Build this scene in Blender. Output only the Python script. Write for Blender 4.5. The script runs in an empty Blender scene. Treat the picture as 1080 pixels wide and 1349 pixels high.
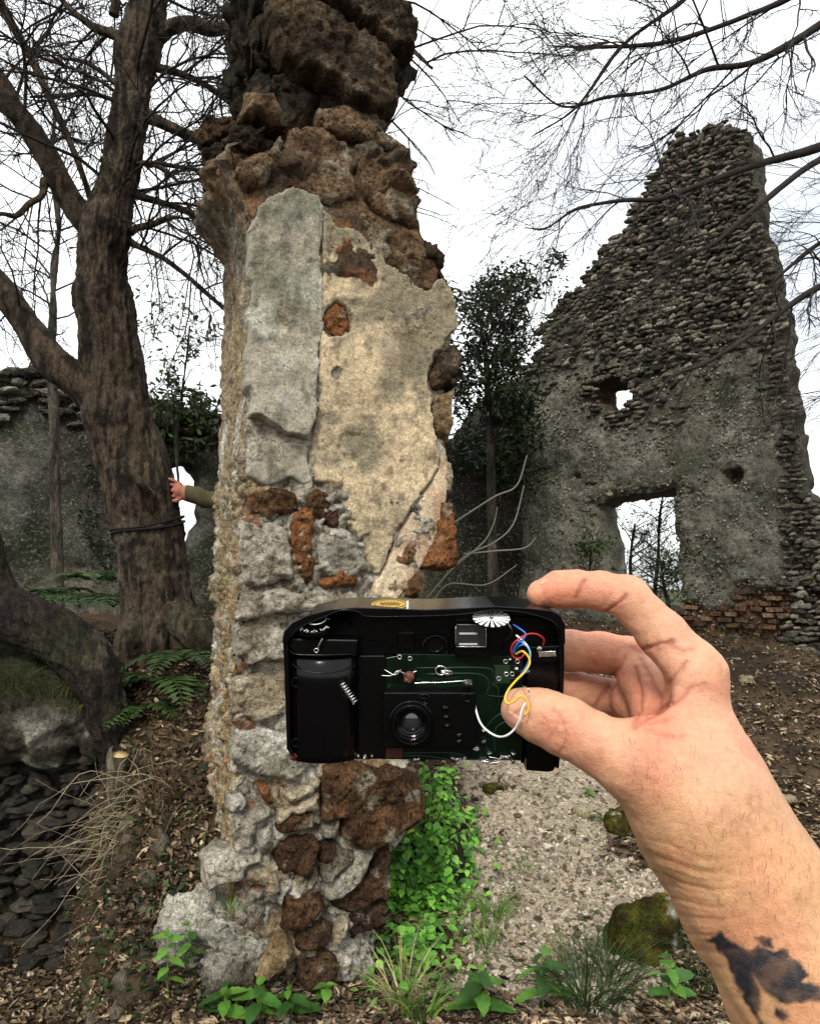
import bpy, math, random
import numpy as np
from mathutils import Vector, Matrix

# ------------------------------------------------------------------ camera, sky, sun, exposure
F, CX, CY = 960.0, 540.0, 674.5
PITCH = math.radians(5.0)
EYE = np.array([0.0, 0.0, 1.5])
scene = bpy.context.scene
COL = scene.collection
cam_d = bpy.data.cameras.new('camera')
cam = bpy.data.objects.new('camera', cam_d)
COL.objects.link(cam)
cam.location = EYE
cam.rotation_euler = (math.pi / 2 + PITCH, 0, 0)
cam_d.sensor_fit = 'VERTICAL'
cam_d.sensor_height = 36.0
cam_d.lens = 36.0 * F / 1349.0
cam_d.clip_start = 0.02
cam_d.clip_end = 3000
scene.camera = cam

SUN_EL, SUN_AZ = math.radians(43), math.radians(193)      # azimuth clockwise from +Y
world = bpy.data.worlds.new('World')
scene.world = world
world.use_nodes = True
wn = world.node_tree
wn.nodes.clear()
w_out = wn.nodes.new('ShaderNodeOutputWorld')
w_bg = wn.nodes.new('ShaderNodeBackground')
w_bg.inputs['Strength'].default_value = 0.085
w_sky = wn.nodes.new('ShaderNodeTexSky')
w_sky.sky_type = 'NISHITA'
w_sky.sun_disc = False
w_sky.sun_elevation = SUN_EL
w_sky.sun_rotation = SUN_AZ
w_sky.air_density = 1.0
w_sky.dust_density = 3.0
w_tc = wn.nodes.new('ShaderNodeTexCoord')
w_map = wn.nodes.new('ShaderNodeMapping')
w_map.inputs['Scale'].default_value = (1.0, 1.0, 1.6)
w_map.inputs['Location'].default_value = (0.35, 0.1, 0.0)
w_noise = wn.nodes.new('ShaderNodeTexNoise')
w_noise.inputs['Scale'].default_value = 1.7
w_noise.inputs['Detail'].default_value = 6
w_ramp = wn.nodes.new('ShaderNodeMapRange')
w_ramp.inputs['From Min'].default_value = 0.36
w_ramp.inputs['From Max'].default_value = 0.56
w_ramp.inputs['To Min'].default_value = 0.5
w_ramp.inputs['To Max'].default_value = 1.0
w_mix = wn.nodes.new('ShaderNodeMix')
w_mix.data_type = 'RGBA'
w_mix.inputs['B'].default_value = (10.8, 11.1, 11.2, 1)      # overcast cloud deck
wn.links.new(w_tc.outputs['Generated'], w_map.inputs['Vector'])
wn.links.new(w_map.outputs['Vector'], w_noise.inputs['Vector'])
wn.links.new(w_noise.outputs['Fac'], w_ramp.inputs['Value'])
wn.links.new(w_ramp.outputs['Result'], w_mix.inputs['Factor'])
wn.links.new(w_sky.outputs['Color'], w_mix.inputs['A'])
wn.links.new(w_mix.outputs['Result'], w_bg.inputs['Color'])
wn.links.new(w_bg.outputs['Background'], w_out.inputs['Surface'])

sun_d = bpy.data.lights.new('sun', 'SUN')
sun_d.energy = 1.5
sun_d.angle = math.radians(10)
sun_d.color = (1.0, 0.95, 0.87)
sun = bpy.data.objects.new('sun', sun_d)
COL.objects.link(sun)
_sd = Vector((math.sin(SUN_AZ) * math.cos(SUN_EL), math.cos(SUN_AZ) * math.cos(SUN_EL), math.sin(SUN_EL)))
sun.rotation_euler = _sd.to_track_quat('Z', 'Y').to_euler()
sun.location = (0, -3, 8)

scene.view_settings.view_transform = 'Standard'
scene.view_settings.look = 'None'
scene.view_settings.gamma = 1.0
scene.view_settings.use_curve_mapping = False
scene.view_settings.exposure = 0.85
scene.render.engine = 'CYCLES'

# ------------------------------------------------------------------ pixel rays
SP, CP = math.sin(PITCH), math.cos(PITCH)
def ray(px, py):
    a = (px - CX) / F; b = (CY - py) / F
    return np.array([a, CP - b * SP, SP + b * CP])
def at_d(px, py, d):            # d = metres along the viewing axis
    return EYE + ray(px, py) * d
def at_y(px, py, Y):
    r = ray(px, py); return EYE + r * (Y / r[1])
def pix(P):                     # world -> photo pixel
    P = np.asarray(P, float) - EYE
    d = P[..., 1] * CP + P[..., 2] * SP
    b = -P[..., 1] * SP + P[..., 2] * CP
    return np.stack([CX + F * P[..., 0] / d, CY - F * b / d], -1), d

def lin(r, g=None, b=None):
    if isinstance(r, (tuple, list)): r, g, b = r
    def f(c):
        c = c / 255.0
        return c / 12.92 if c <= 0.04045 else ((c + 0.055) / 1.055) ** 2.4
    return np.array([f(r), f(g), f(b)])

# ------------------------------------------------------------------ numpy noise
def _hash(ix, iy, iz, seed):
    h = (ix.astype(np.uint32) * np.uint32(374761393) + iy.astype(np.uint32) * np.uint32(668265263)
         + iz.astype(np.uint32) * np.uint32(2147483647) + np.uint32((seed * 974634777 + 12345) & 0xffffffff))
    h ^= h >> np.uint32(13); h *= np.uint32(1274126177); h ^= h >> np.uint32(16)
    h *= np.uint32(2246822519); h ^= h >> np.uint32(15)
    return (h & np.uint32(0xffffff)).astype(np.float32) / np.float32(16777216.0)
def vn(p, seed=0):
    p = np.asarray(p, np.float32)
    i = np.floor(p); f = p - i
    i = i.astype(np.int64)
    f = f * f * f * (f * (f * 6 - 15) + 10)
    x, y, z = i[..., 0], i[..., 1], i[..., 2]
    fx, fy, fz = f[..., 0], f[..., 1], f[..., 2]
    r = 0
    for dz in (0, 1):
        for dy in (0, 1):
            a = _hash(x, y + dy, z + dz, seed); b = _hash(x + 1, y + dy, z + dz, seed)
            r = r + (a + (b - a) * fx) * (fy if dy else 1 - fy) * (fz if dz else 1 - fz)
    return r * 2 - 1
def fbm(p, octv=4, seed=0, gain=0.5, lac=2.03):
    p = np.asarray(p, np.float32); s = 0; a = 1.0; t = 0
    for k in range(octv):
        s = s + a * vn(p, seed + k * 17); t += a; a *= gain; p = p * lac + 3.7
    return s / t * 1.6
def ridge(p, octv=4, seed=0):
    p = np.asarray(p, np.float32); s = 0; a = 1.0; t = 0
    for k in range(octv):
        s = s + a * (1 - np.abs(vn(p, seed + k * 13)) * 2); t += a; a *= 0.5; p = p * 2.05 + 1.3
    return s / t
def worley(p, seed=0):
    p = np.asarray(p, np.float32); i = np.floor(p).astype(np.int64)
    f1 = np.full(p.shape[:-1], 9.0, np.float32); f2 = f1.copy(); cid = np.zeros_like(f1)
    for dx in (-1, 0, 1):
        for dy in (-1, 0, 1):
            for dz in (-1, 0, 1):
                c = i + np.array([dx, dy, dz])
                q = np.stack([_hash(c[..., 0], c[..., 1], c[..., 2], seed + s) for s in (0, 71, 142)], -1) + c
                d = np.sqrt(((q - p) ** 2).sum(-1))
                h = _hash(c[..., 0], c[..., 1], c[..., 2], seed + 300)
                near = d < f1
                f2 = np.where(near, f1, np.minimum(f2, d)); cid = np.where(near, h, cid); f1 = np.where(near, d, f1)
    return f1, f2, cid
def sm(a, b, x):
    t = np.clip((x - a) / (b - a), 0, 1); return t * t * (3 - 2 * t)
def mixc(a, b, t):
    t = np.asarray(t)[..., None]; return a * (1 - t) + b * t
def vfbm(p, octv=3, seed=0):
    return np.stack([fbm(p, octv, seed + 101 * k) for k in range(3)], -1)

# ------------------------------------------------------------------ materials
def M(name, col=None, rough=0.9, var=((6, .25), (55, .3)), bump=((25, 1.0), (120, .5)), bstr=.5, bdist=.01,
      stretch=(1, 1, 1), spec=.25, sss=0.0, sss_rad=(1, .35, .2), metal=0.0, coat=0.0, pits=None, trans=0.0, hue=None, alpha=None, emit=None):
    m = bpy.data.materials.new(name); m.use_nodes = True
    nt = m.node_tree; N = nt.nodes; L = nt.links
    bs = N['Principled BSDF']
    bs.inputs['Roughness'].default_value = rough
    bs.inputs['Metallic'].default_value = metal
    bs.inputs['Specular IOR Level'].default_value = spec
    bs.inputs['Coat Weight'].default_value = coat
    if trans: bs.inputs['Transmission Weight'].default_value = trans
    if sss:
        bs.inputs['Subsurface Weight'].default_value = sss
        bs.inputs['Subsurface Radius'].default_value = sss_rad
        bs.inputs['Subsurface Scale'].default_value = 0.004
    geo = N.new('ShaderNodeNewGeometry')
    mp = N.new('ShaderNodeMapping'); mp.inputs['Scale'].default_value = stretch
    L.new(geo.outputs['Position'], mp.inputs['Vector'])
    if col is None:
        at = N.new('ShaderNodeAttribute'); at.attribute_name = 'Col'; cur = at.outputs['Color']
    else:
        rgb = N.new('ShaderNodeRGB'); rgb.outputs[0].default_value = (*col, 1); cur = rgb.outputs[0]
    def noise(sc, det=5, r=.6):
        n = N.new('ShaderNodeTexNoise'); n.inputs['Scale'].default_value = sc
        n.inputs['Detail'].default_value = det; n.inputs['Roughness'].default_value = r
        L.new(mp.outputs[0], n.inputs['Vector']); return n.outputs['Fac']
    for sc, amt in var:
        r = N.new('ShaderNodeMapRange')
        r.inputs['From Min'].default_value = .37; r.inputs['From Max'].default_value = .63
        r.inputs['To Min'].default_value = 1 - amt; r.inputs['To Max'].default_value = 1 + amt
        L.new(noise(sc), r.inputs['Value'])
        mx = N.new('ShaderNodeMix'); mx.data_type = 'RGBA'; mx.blend_type = 'MULTIPLY'; mx.inputs['Factor'].default_value = 1
        L.new(cur, mx.inputs['A']); L.new(r.outputs[0], mx.inputs['B']); cur = mx.outputs['Result']
    if hue:                     # (scale, colour, amount): patches of another real colour (lichen, rust, moss)
        sc, c2, lo, hi = hue
        r = N.new('ShaderNodeMapRange'); r.inputs['From Min'].default_value = lo; r.inputs['From Max'].default_value = hi
        L.new(noise(sc, 8, .65), r.inputs['Value'])
        mx = N.new('ShaderNodeMix'); mx.data_type = 'RGBA'; mx.inputs['B'].default_value = (*c2, 1)
        L.new(r.outputs[0], mx.inputs['Factor']); L.new(cur, mx.inputs['A']); cur = mx.outputs['Result']
    hcur = None
    if pits:
        sc, amt, hd = pits[:3]
        r = N.new('ShaderNodeMapRange'); r.inputs['From Min'].default_value = pits[3]; r.inputs['From Max'].default_value = pits[3] - .06
        L.new(noise(sc, 4, .72), r.inputs['Value'])
        mxm = r
        r2 = N.new('ShaderNodeMapRange'); r2.inputs['To Min'].default_value = 1 - amt; L.new(mxm.outputs[0], r2.inputs['Value'])
        mx = N.new('ShaderNodeMix'); mx.data_type = 'RGBA'; mx.blend_type = 'MULTIPLY'; mx.inputs['Factor'].default_value = 1
        L.new(cur, mx.inputs['A']); L.new(r2.outputs[0], mx.inputs['B']); cur = mx.outputs['Result']
        mu = N.new('ShaderNodeMath'); mu.operation = 'MULTIPLY'; mu.inputs[1].default_value = hd; L.new(mxm.outputs[0], mu.inputs[0]); hcur = mu.outputs[0]
    for sc, amt in bump:
        mu = N.new('ShaderNodeMath'); mu.operation = 'MULTIPLY'; mu.inputs[1].default_value = amt
        L.new(noise(sc, 6, .65), mu.inputs[0])
        if hcur is None: hcur = mu.outputs[0]
        else:
            ad = N.new('ShaderNodeMath'); L.new(hcur, ad.inputs[0]); L.new(mu.outputs[0], ad.inputs[1]); hcur = ad.outputs[0]
    if hcur is not None:
        b = N.new('ShaderNodeBump'); b.inputs['Strength'].default_value = bstr; b.inputs['Distance'].default_value = bdist
        L.new(hcur, b.inputs['Height']); L.new(b.outputs[0], bs.inputs['Normal'])
    L.new(cur, bs.inputs['Base Color'])
    return m

# ------------------------------------------------------------------ mesh builders
def mesh(name, V, faces, mat, colors=None, smooth=True):
    V = np.asarray(V, np.float32).reshape(-1, 3)
    me = bpy.data.meshes.new(name)
    if not isinstance(faces, list): faces = [faces]
    faces = [np.asarray(f, np.int32) for f in faces if len(f)]
    me.vertices.add(len(V)); me.vertices.foreach_set('co', V.ravel())
    loops = np.concatenate([f.ravel() for f in faces])
    tot = np.concatenate([np.full(len(f), f.shape[1], np.int32) for f in faces])
    st = np.concatenate([[0], np.cumsum(tot)[:-1]]).astype(np.int32)
    me.loops.add(len(loops)); me.loops.foreach_set('vertex_index', loops)
    me.polygons.add(len(tot)); me.polygons.foreach_set('loop_start', st); me.polygons.foreach_set('loop_total', tot)
    me.polygons.foreach_set('use_smooth', np.full(len(tot), bool(smooth)))
    if colors is not None:
        c = np.ones((len(V), 4), np.float32); c[:, :3] = np.clip(colors, 0.001, 1)
        at = me.color_attributes.new('Col', 'FLOAT_COLOR', 'POINT'); at.data.foreach_set('color', c.ravel())
    me.update(calc_edges=True)
    me.validate()
    if mat: me.materials.append(mat)
    return me
def tag(o, label=None, cat=None, group=None, kind=None):
    if label: o['label'] = label
    if cat: o['category'] = cat
    if group: o['group'] = group
    if kind: o['kind'] = kind
    return o
def link(name, data, parent=None, mw=None):
    o = bpy.data.objects.new(name, data); COL.objects.link(o)
    if parent is not None:
        o.parent = parent
        o.matrix_parent_inverse = PINV[parent.name]
    if mw is not None: o.matrix_basis = mw
    PINV[o.name] = mw.inverted() if mw is not None else Matrix()
    return o
PINV = {}
def obj(name, V, faces, mat, parent=None, colors=None, smooth=True):
    """one mesh object; world-space vertices in, origin moved to the base of the thing"""
    V = np.asarray(V, np.float32).reshape(-1, 3)
    lo, hi = V.min(0), V.max(0)
    c = np.array([(lo[0] + hi[0]) / 2, (lo[1] + hi[1]) / 2, lo[2]])
    me = mesh(name, V - c, faces, mat, colors, smooth)
    return link(name, me, parent, Matrix.Translation(Vector(c.tolist())))
def thing(name, loc, label, cat, group=None):
    o = link(name, None, None, Matrix.Translation(Vector([float(x) for x in loc])))
    o.empty_display_size = .1
    return tag(o, label, cat, group)

# ------------------------------------------------------------------ polygons and relief slabs
def resample(poly, step, closed=True):
    poly = np.asarray(poly, float)
    if closed: poly = np.vstack([poly, poly[:1]])
    seg = np.linalg.norm(np.diff(poly, axis=0), axis=1); s = np.concatenate([[0], np.cumsum(seg)])
    n = max(4, int(s[-1] / step)); t = np.linspace(0, s[-1], n, endpoint=not closed)
    return np.stack([np.interp(t, s, poly[:, k]) for k in range(poly.shape[1])], -1)
def rough_poly(poly, step, amp, seed=0, freq=12):
    p = resample(poly, step)
    q = np.stack([p[:, 0] * freq, p[:, 1] * freq, np.full(len(p), seed * 3.3)], -1)
    return p + np.stack([fbm(q, 4, seed), fbm(q, 4, seed + 50)], -1) * amp
def poly_sd(pts, polys):
    """signed distance (positive inside) and nearest boundary point, even-odd over all polygons"""
    n = len(pts); best = np.full(n, 1e9); near = np.zeros((n, 2)); inside = np.zeros(n, bool)
    for pl in polys:
        A = np.asarray(pl); B = np.roll(A, -1, 0)
        for a, b in zip(A, B):
            ab = b - a; l2 = max(ab @ ab, 1e-12)
            t = np.clip(((pts - a) @ ab) / l2, 0, 1); q = a + t[:, None] * ab
            d = ((pts - q) ** 2).sum(1); m = d < best
            best[m] = d[m]; near[m] = q[m]
            if a[1] != b[1]:
                c = (a[1] > pts[:, 1]) != (b[1] > pts[:, 1])
                xi = a[0] + (pts[:, 1] - a[1]) * (b[0] - a[0]) / (b[1] - a[1])
                inside ^= c & (pts[:, 0] < xi)
    return np.where(inside, 1, -1) * np.sqrt(best), near
def relief(name, polys, fr, h, res, back, mat, parent=None, colf=None, rings=2, warp=0.0, wfreq=8, seed=0, hb=None):
    """polys[0] outline, others holes, in frame metres. h(P,u,v,sd) relief along the normal; back = depth of the body"""
    O, U, V_, N_ = fr
    P0 = np.asarray(polys[0]); lo = P0.min(0) - res; hi = P0.max(0) + res
    nu = int((hi[0] - lo[0]) / res) + 2; nv = int((hi[1] - lo[1]) / res) + 2
    g = np.stack(np.meshgrid(lo[0] + np.arange(nu) * res, lo[1] + np.arange(nv) * res, indexing='ij'), -1)
    r = np.random.default_rng(seed + 5); g = g + r.uniform(-.22, .22, g.shape) * res
    pts = g.reshape(-1, 2)
    sd, near = poly_sd(pts, polys)
    idx = np.arange(nu * nv).reshape(nu, nv)
    q = np.stack([idx[:-1, :-1], idx[1:, :-1], idx[1:, 1:], idx[:-1, 1:]], -1).reshape(-1, 4)
    keep = (sd[q].mean(1) > 0) & ((sd[q] > -res * 0.9).all(1))
    q = q[keep]
    if len(q) == 0: return None
    e = np.concatenate([q[:, [0, 1]], q[:, [1, 2]], q[:, [2, 3]], q[:, [3, 0]]])
    es = np.sort(e, 1); key = es[:, 0].astype(np.int64) * (nu * nv) + es[:, 1]
    _, inv, cnt = np.unique(key, return_inverse=True, return_counts=True)
    be = e[cnt[inv] == 1]
    bv = np.unique(be)
    pts = pts.copy(); pts[bv] = near[bv]; sd = sd.copy(); sd[bv] = 0
    used = np.unique(q); rm = -np.ones(nu * nv, int); rm[used] = np.arange(len(used)); n = len(used)
    uv = pts[used]; s = np.maximum(sd[used], 0); q = rm[q]; be = rm[be]
    base = O + uv[:, :1] * U + uv[:, 1:] * V_
    hh = h(base, uv[:, 0], uv[:, 1], s)
    front = base + hh[:, None] * N_
    depth_b = back if hb is None else back + hb(base, uv[:, 0], uv[:, 1], s)
    backv = base - np.asarray(depth_b).reshape(-1, 1) * N_
    bl = np.unique(be); bm = -np.ones(n, int); bm[bl] = np.arange(len(bl)); nb = len(bl)
    Vs = [front, backv]; off = 2 * n
    prev = lambda i: i
    rows = [bl]
    for k in range(rings):
        t = (k + 1) / (rings + 1); Vs.append(front[bl] * (1 - t) + backv[bl] * t); rows.append(off + np.arange(nb)); off += nb
    rows.append(n + bl)
    fs = [q, q[:, ::-1] + n]
    for a, b in zip(rows[:-1], rows[1:]):
        A, B = bm[be[:, 0]], bm[be[:, 1]]
        fs.append(np.stack([a[B], a[A], b[A], b[B]], -1))
    VV = np.concatenate(Vs)
    if warp:
        VV = VV + vfbm(VV * wfreq, 4, seed + 9) * warp
    cols = None
    if colf is not None:
        uvall = np.concatenate([uv, uv] + [uv[bl]] * rings)
        sall = np.concatenate([s, s] + [s[bl]] * rings)
        cols = colf(VV, uvall[:, 0], uvall[:, 1], sall)
    # orient: quads were (u,v) ccw seen from +N when U x V = N
    if np.dot(np.cross(U, V_), N_) < 0: fs = [f[:, ::-1] for f in fs]
    return obj(name, VV, np.concatenate(fs), mat, parent, cols)
class Plane:
    """a vertical plane: origin, direction in plan; pixel -> (u, z)"""
    def __init__(s, O, ang, tilt=0):
        s.O = np.array([O[0], O[1], 0.0]); s.U = np.array([math.cos(ang), math.sin(ang), 0]); s.V = np.array([0, 0, 1.0])
        s.N = np.cross(s.U, s.V); s.fr = (s.O, s.U, s.V, s.N)
    def uv(s, px, py):
        r = ray(px, py); t = ((s.O - EYE) @ s.N) / (r @ s.N); P = EYE + r * t - s.O
        return np.array([P @ s.U, P[2]])
    def poly(s, pts): return np.array([s.uv(*p) for p in pts])
    def pt(s, u, z, n=0): return s.O + s.U * u + s.V * z + s.N * n

# ------------------------------------------------------------------ tubes
def frames(P):
    P = np.asarray(P, float); T = np.gradient(P, axis=0); T /= np.linalg.norm(T, axis=1)[:, None] + 1e-12
    a = np.array([1.0, 0, 0]) if abs(T[0][0]) < .8 else np.array([0, 1.0, 0])
    Ns = [np.cross(T[0], a)]; Ns[0] /= np.linalg.norm(Ns[0])
    for k in range(1, len(P)):
        v = Ns[-1] - T[k] * (Ns[-1] @ T[k]); Ns.append(v / (np.linalg.norm(v) + 1e-12))
    Ns = np.array(Ns); return T, Ns, np.cross(T, Ns)
def tube(P, R, sides=8, disp=None, caps=True):
    P = np.asarray(P, float); n = len(P); R = np.broadcast_to(np.asarray(R, float), (n,))
    T, A, B = frames(P); th = np.linspace(0, 2 * math.pi, sides, endpoint=False)
    D = A[:, None] * np.cos(th)[None, :, None] + B[:, None] * np.sin(th)[None, :, None]
    rr = np.broadcast_to(R[:, None], (n, sides))
    if disp is not None:
        s = np.concatenate([[0], np.cumsum(np.linalg.norm(np.diff(P, axis=0), axis=1))])
        rr = rr + disp(P[:, None] + D * rr[..., None], s[:, None] + 0 * th, th[None] + 0 * s[:, None], rr)
    V = (P[:, None] + D * rr[..., None]).reshape(-1, 3)
    i = np.arange(n - 1)[:, None] * sides; j = np.arange(sides)[None]; k = (j + 1) % sides
    q = np.stack([i + j, i + k, i + sides + k, i + sides + j], -1).reshape(-1, 4)
    fs = [q]
    if caps:
        V = np.vstack([V, P[0], P[-1]]); c0, c1 = n * sides, n * sides + 1; j = np.arange(sides); k = (j + 1) % sides
        fs.append(np.stack([k, j, 0 * j + c0], -1)); fs.append(np.stack([(n - 1) * sides + j, (n - 1) * sides + k, 0 * j + c1], -1))
    return V, fs
def tubes(P, R, sides=4):
    """many polylines at once: P (m,k,3), R (m,k)"""
    P = np.asarray(P, np.float32); m, n, _ = P.shape; R = np.asarray(R, np.float32)
    T = np.gradient(P, axis=1); T /= np.linalg.norm(T, axis=2, keepdims=True) + 1e-9
    ref = np.where(np.abs(T[:, :1, 2:]) < .8, np.array([0, 0, 1.0], np.float32), np.array([1.0, 0, 0], np.float32))
    A = np.cross(T, np.broadcast_to(ref, T.shape)); A /= np.linalg.norm(A, axis=2, keepdims=True) + 1e-9
    B = np.cross(T, A); th = np.linspace(0, 2 * math.pi, sides, endpoint=False)
    D = A[:, :, None] * np.cos(th)[None, None, :, None] + B[:, :, None] * np.sin(th)[None, None, :, None]
    V = (P[:, :, None] + D * R[:, :, None, None]).reshape(-1, 3)
    b = np.arange(m)[:, None, None] * n * sides; i = np.arange(n - 1)[None, :, None] * sides; j = np.arange(sides)[None, None]; k = (j + 1) % sides
    q = np.stack([b + i + j, b + i + k, b + i + sides + k, b + i + sides + j], -1).reshape(-1, 4)
    return V, q
def merge(parts):
    """[(V, faces or [faces])...] -> V, {size: faces}"""
    Vs, out, off = [], {}, 0
    for V, fs in parts:
        V = np.asarray(V, np.float32).reshape(-1, 3)
        for f in (fs if isinstance(fs, list) else [fs]):
            f = np.asarray(f)
            if len(f): out.setdefault(f.shape[1], []).append(f + off)
        Vs.append(V); off += len(V)
    return np.concatenate(Vs), [np.concatenate(v) for v in out.values()]
def inst(tv, tf, Ms, T):
    """copies of a template: Ms (n,3,3), T (n,3)"""
    tv = np.asarray(tv, np.float32); V = np.einsum('nij,mj->nmi', np.asarray(Ms, np.float32), tv) + np.asarray(T, np.float32)[:, None]
    off = (np.arange(len(T)) * len(tv))[:, None, None]
    fs = [(np.asarray(f)[None] + off).reshape(-1, f.shape[1]) for f in (tf if isinstance(tf, list) else [tf])]
    return V.reshape(-1, 3), fs
def rotm(rng, n, tilt=.5, scale=(1, 1)):
    """random yaw, tilt away from upright, uniform scale"""
    yaw = rng.uniform(0, 2 * math.pi, n); ax = rng.uniform(0, 2 * math.pi, n); ti = rng.normal(0, tilt, n); s = rng.uniform(*scale, n)
    cz, sz = np.cos(yaw), np.sin(yaw); Z = np.zeros((n, 3, 3)); Z[:, 0, 0] = cz; Z[:, 0, 1] = -sz; Z[:, 1, 0] = sz; Z[:, 1, 1] = cz; Z[:, 2, 2] = 1
    k = np.stack([np.cos(ax), np.sin(ax), 0 * ax], -1); K = np.zeros((n, 3, 3))
    K[:, 0, 2] = k[:, 1]; K[:, 1, 2] = -k[:, 0]; K[:, 2, 0] = -k[:, 1]; K[:, 2, 1] = k[:, 0]
    R = np.eye(3) + np.sin(ti)[:, None, None] * K + (1 - np.cos(ti))[:, None, None] * (K @ K)
    return (R @ Z) * s[:, None, None]
def ico(sub=1):
    t = (1 + 5 ** .5) / 2
    v = np.array([[-1, t, 0], [1, t, 0], [-1, -t, 0], [1, -t, 0], [0, -1, t], [0, 1, t], [0, -1, -t], [0, 1, -t], [t, 0, -1], [t, 0, 1], [-t, 0, -1], [-t, 0, 1]], float)
    f = np.array([[0, 11, 5], [0, 5, 1], [0, 1, 7], [0, 7, 10], [0, 10, 11], [1, 5, 9], [5, 11, 4], [11, 10, 2], [10, 7, 6], [7, 1, 8], [3, 9, 4], [3, 4, 2], [3, 2, 6], [3, 6, 8], [3, 8, 9], [4, 9, 5], [2, 4, 11], [6, 2, 10], [8, 6, 7], [9, 8, 1]])
    v /= np.linalg.norm(v, axis=1)[:, None]
    for _ in range(sub):
        cache = {}; v = list(map(np.array, v)); nf = []
        def mid(a, b):
            k = (min(a, b), max(a, b))
            if k not in cache:
                m = (v[a] + v[b]) / 2; v.append(m / np.linalg.norm(m)); cache[k] = len(v) - 1
            return cache[k]
        for a, b, c in f:
            x, y, z = mid(a, b), mid(b, c), mid(c, a); nf += [[a, x, z], [b, y, x], [c, z, y], [x, y, z]]
        f = np.array(nf); v = np.array(v)
    return v, f
def rock(seed, sub=3, amp=.25, sq=(1, 1, 1), freq=1.3, boxy=.35):
    v, f = ico(sub)
    m = np.abs(v).max(1, keepdims=True); v = v * (1 - boxy) + v / m * boxy * .8
    f1, f2, _ = worley(v * freq + seed * 7.1, seed)
    v = v * (1 + amp * fbm(v * freq + seed * 3.1, 5, seed) + amp * .5 * (f1 - .5))[:, None]
    return v * np.array(sq), f
# ------------------------------------------------------------------ ground
def ground_z(x, y, fine=True):
    x = np.asarray(x, float); y = np.asarray(y, float)
    z = np.interp(y, [-60, -3, 2.2, 3.0, 4.3, 7.4, 9.5, 14, 60, 900], [-3, -.1, 0.02, .08, .36, 1.0, 1.15, .2, -9, -14])
    z = z + .10 * sm(.9, 2.6, x) * sm(2, 3, y) * (1 - sm(6, 8, y))
    # bank left of the pillar rising to the terrace of the big tree
    wl = sm(-.30, -.72, x)
    zb = np.interp(y, [-60, 2.1, 2.5, 3.0, 3.6, 4.2, 5, 6.5, 9.5, 14, 60, 900], [-3, -.05, .05, .52, .98, 1.08, 1.1, 1.1, 1.1, .2, -9, -14])
    z = z * (1 - wl) + zb * wl
    # pit in front of the old foundation wall
    xe = np.interp(y, [1.0, 2.3, 3.35], [-.55, -.80, -1.22])
    wp = sm(.0, .34, xe - x + .07 * fbm(np.stack([x * 3, y * 5, 0 * x], -1), 3, 77)) * (1 - sm(3.44, 3.62, y)) * sm(-.5, 1.2, y)
    z = z * (1 - wp) + (-.28 - .25 * sm(2.6, 1.2, y)) * wp
    if fine:
        p = np.stack([x, y, 0 * x], -1)
        near = np.exp(-((y - 4) / 9) ** 2)
        z = z + (.055 * fbm(p * 1.1, 3, 1) + .032 * fbm(p * 5, 3, 2) + .012 * fbm(p * 22, 3, 3)) * near + .012 * wl * near * fbm(p * 9, 3, 8)
        z = z + 2.0 * fbm(p * .03, 3, 4) * sm(25, 80, np.hypot(x, y))
    return z
def on_ground(px, py):
    """first hit of a pixel ray with the ground"""
    r = ray(px, py); t = np.linspace(.8, 14, 1400); P = EYE + r * t[:, None]
    hit = np.nonzero(P[:, 2] < glook(P[:, 0], P[:, 1]))[0]
    k = hit[0] if len(hit) else 900
    return P[k]
def glook(x, y):
    i = np.clip(np.searchsorted(gx, x) - 1, 0, len(gx) - 2); j = np.clip(np.searchsorted(gy, y) - 1, 0, len(gy) - 2)
    a = (x - gx[i]) / (gx[i + 1] - gx[i]); b = (y - gy[j]) / (gy[j + 1] - gy[j])
    return (GZ[i, j] * (1 - a) + GZ[i + 1, j] * a) * (1 - b) + (GZ[i, j + 1] * (1 - a) + GZ[i + 1, j + 1] * a) * b

def graded(lo, hi, a, b, fine, grow=1.25):
    c = list(np.arange(a, b, fine)); s = fine; x = a
    L = []
    while x > lo: s *= grow; x -= s; L.append(x)
    s = fine; x = b; R_ = []
    while x < hi: R_.append(x); s *= grow; x += s
    return np.array(L[::-1] + c + R_)
gx = graded(-900, 900, -2.6, 3.6, .018); gy = graded(-700, 900, 1.9, 6.2, .018)
GX, GY = np.meshgrid(gx, gy, indexing='ij')
GZ = ground_z(GX, GY)
gp = np.stack([GX, GY, GZ], -1).reshape(-1, 3)
def path_w(x, y):
    """bare trodden path between the pillar and the leaf-strewn slope"""
    xc = np.interp(y, [2.2, 3, 4.5, 6, 8], [.45, .62, .78, 1.1, 1.4]); hw = np.interp(y, [2.2, 3, 4.5, 6, 8], [.42, .45, .50, .30, .2])
    q = np.stack([x, y, 0 * x], -1)
    d = np.abs(x - xc) / hw + .55 * fbm(q * 3.1, 5, 11)
    return (1 - sm(.75, 1.15, d)) * sm(2.2, 2.75, y + .25 * fbm(q * 4, 3, 15)) * (1 - sm(5.6, 7.0, y))
pw = path_w(gp[:, 0], gp[:, 1])
q2 = gp * np.array([1, 1, 0])
c_dirt = lin(80, 66, 51); c_path = lin(164, 150, 130); c_dark = lin(52, 44, 35); c_moss = lin(62, 72, 30)
gc = mixc(np.tile(c_dirt, (len(gp), 1)), c_dark, sm(-.1, .5, fbm(q2 * 2.2, 4, 21)))
gc = mixc(gc, c_path * (1 + .18 * fbm(q2 * 14, 4, 22))[:, None], pw)
gc = mixc(gc, c_moss, .45 * sm(.25, .6, fbm(gp * 3.1, 4, 23)) * (1 - pw) * sm(-.6, -.9, gp[:, 0]))
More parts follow.
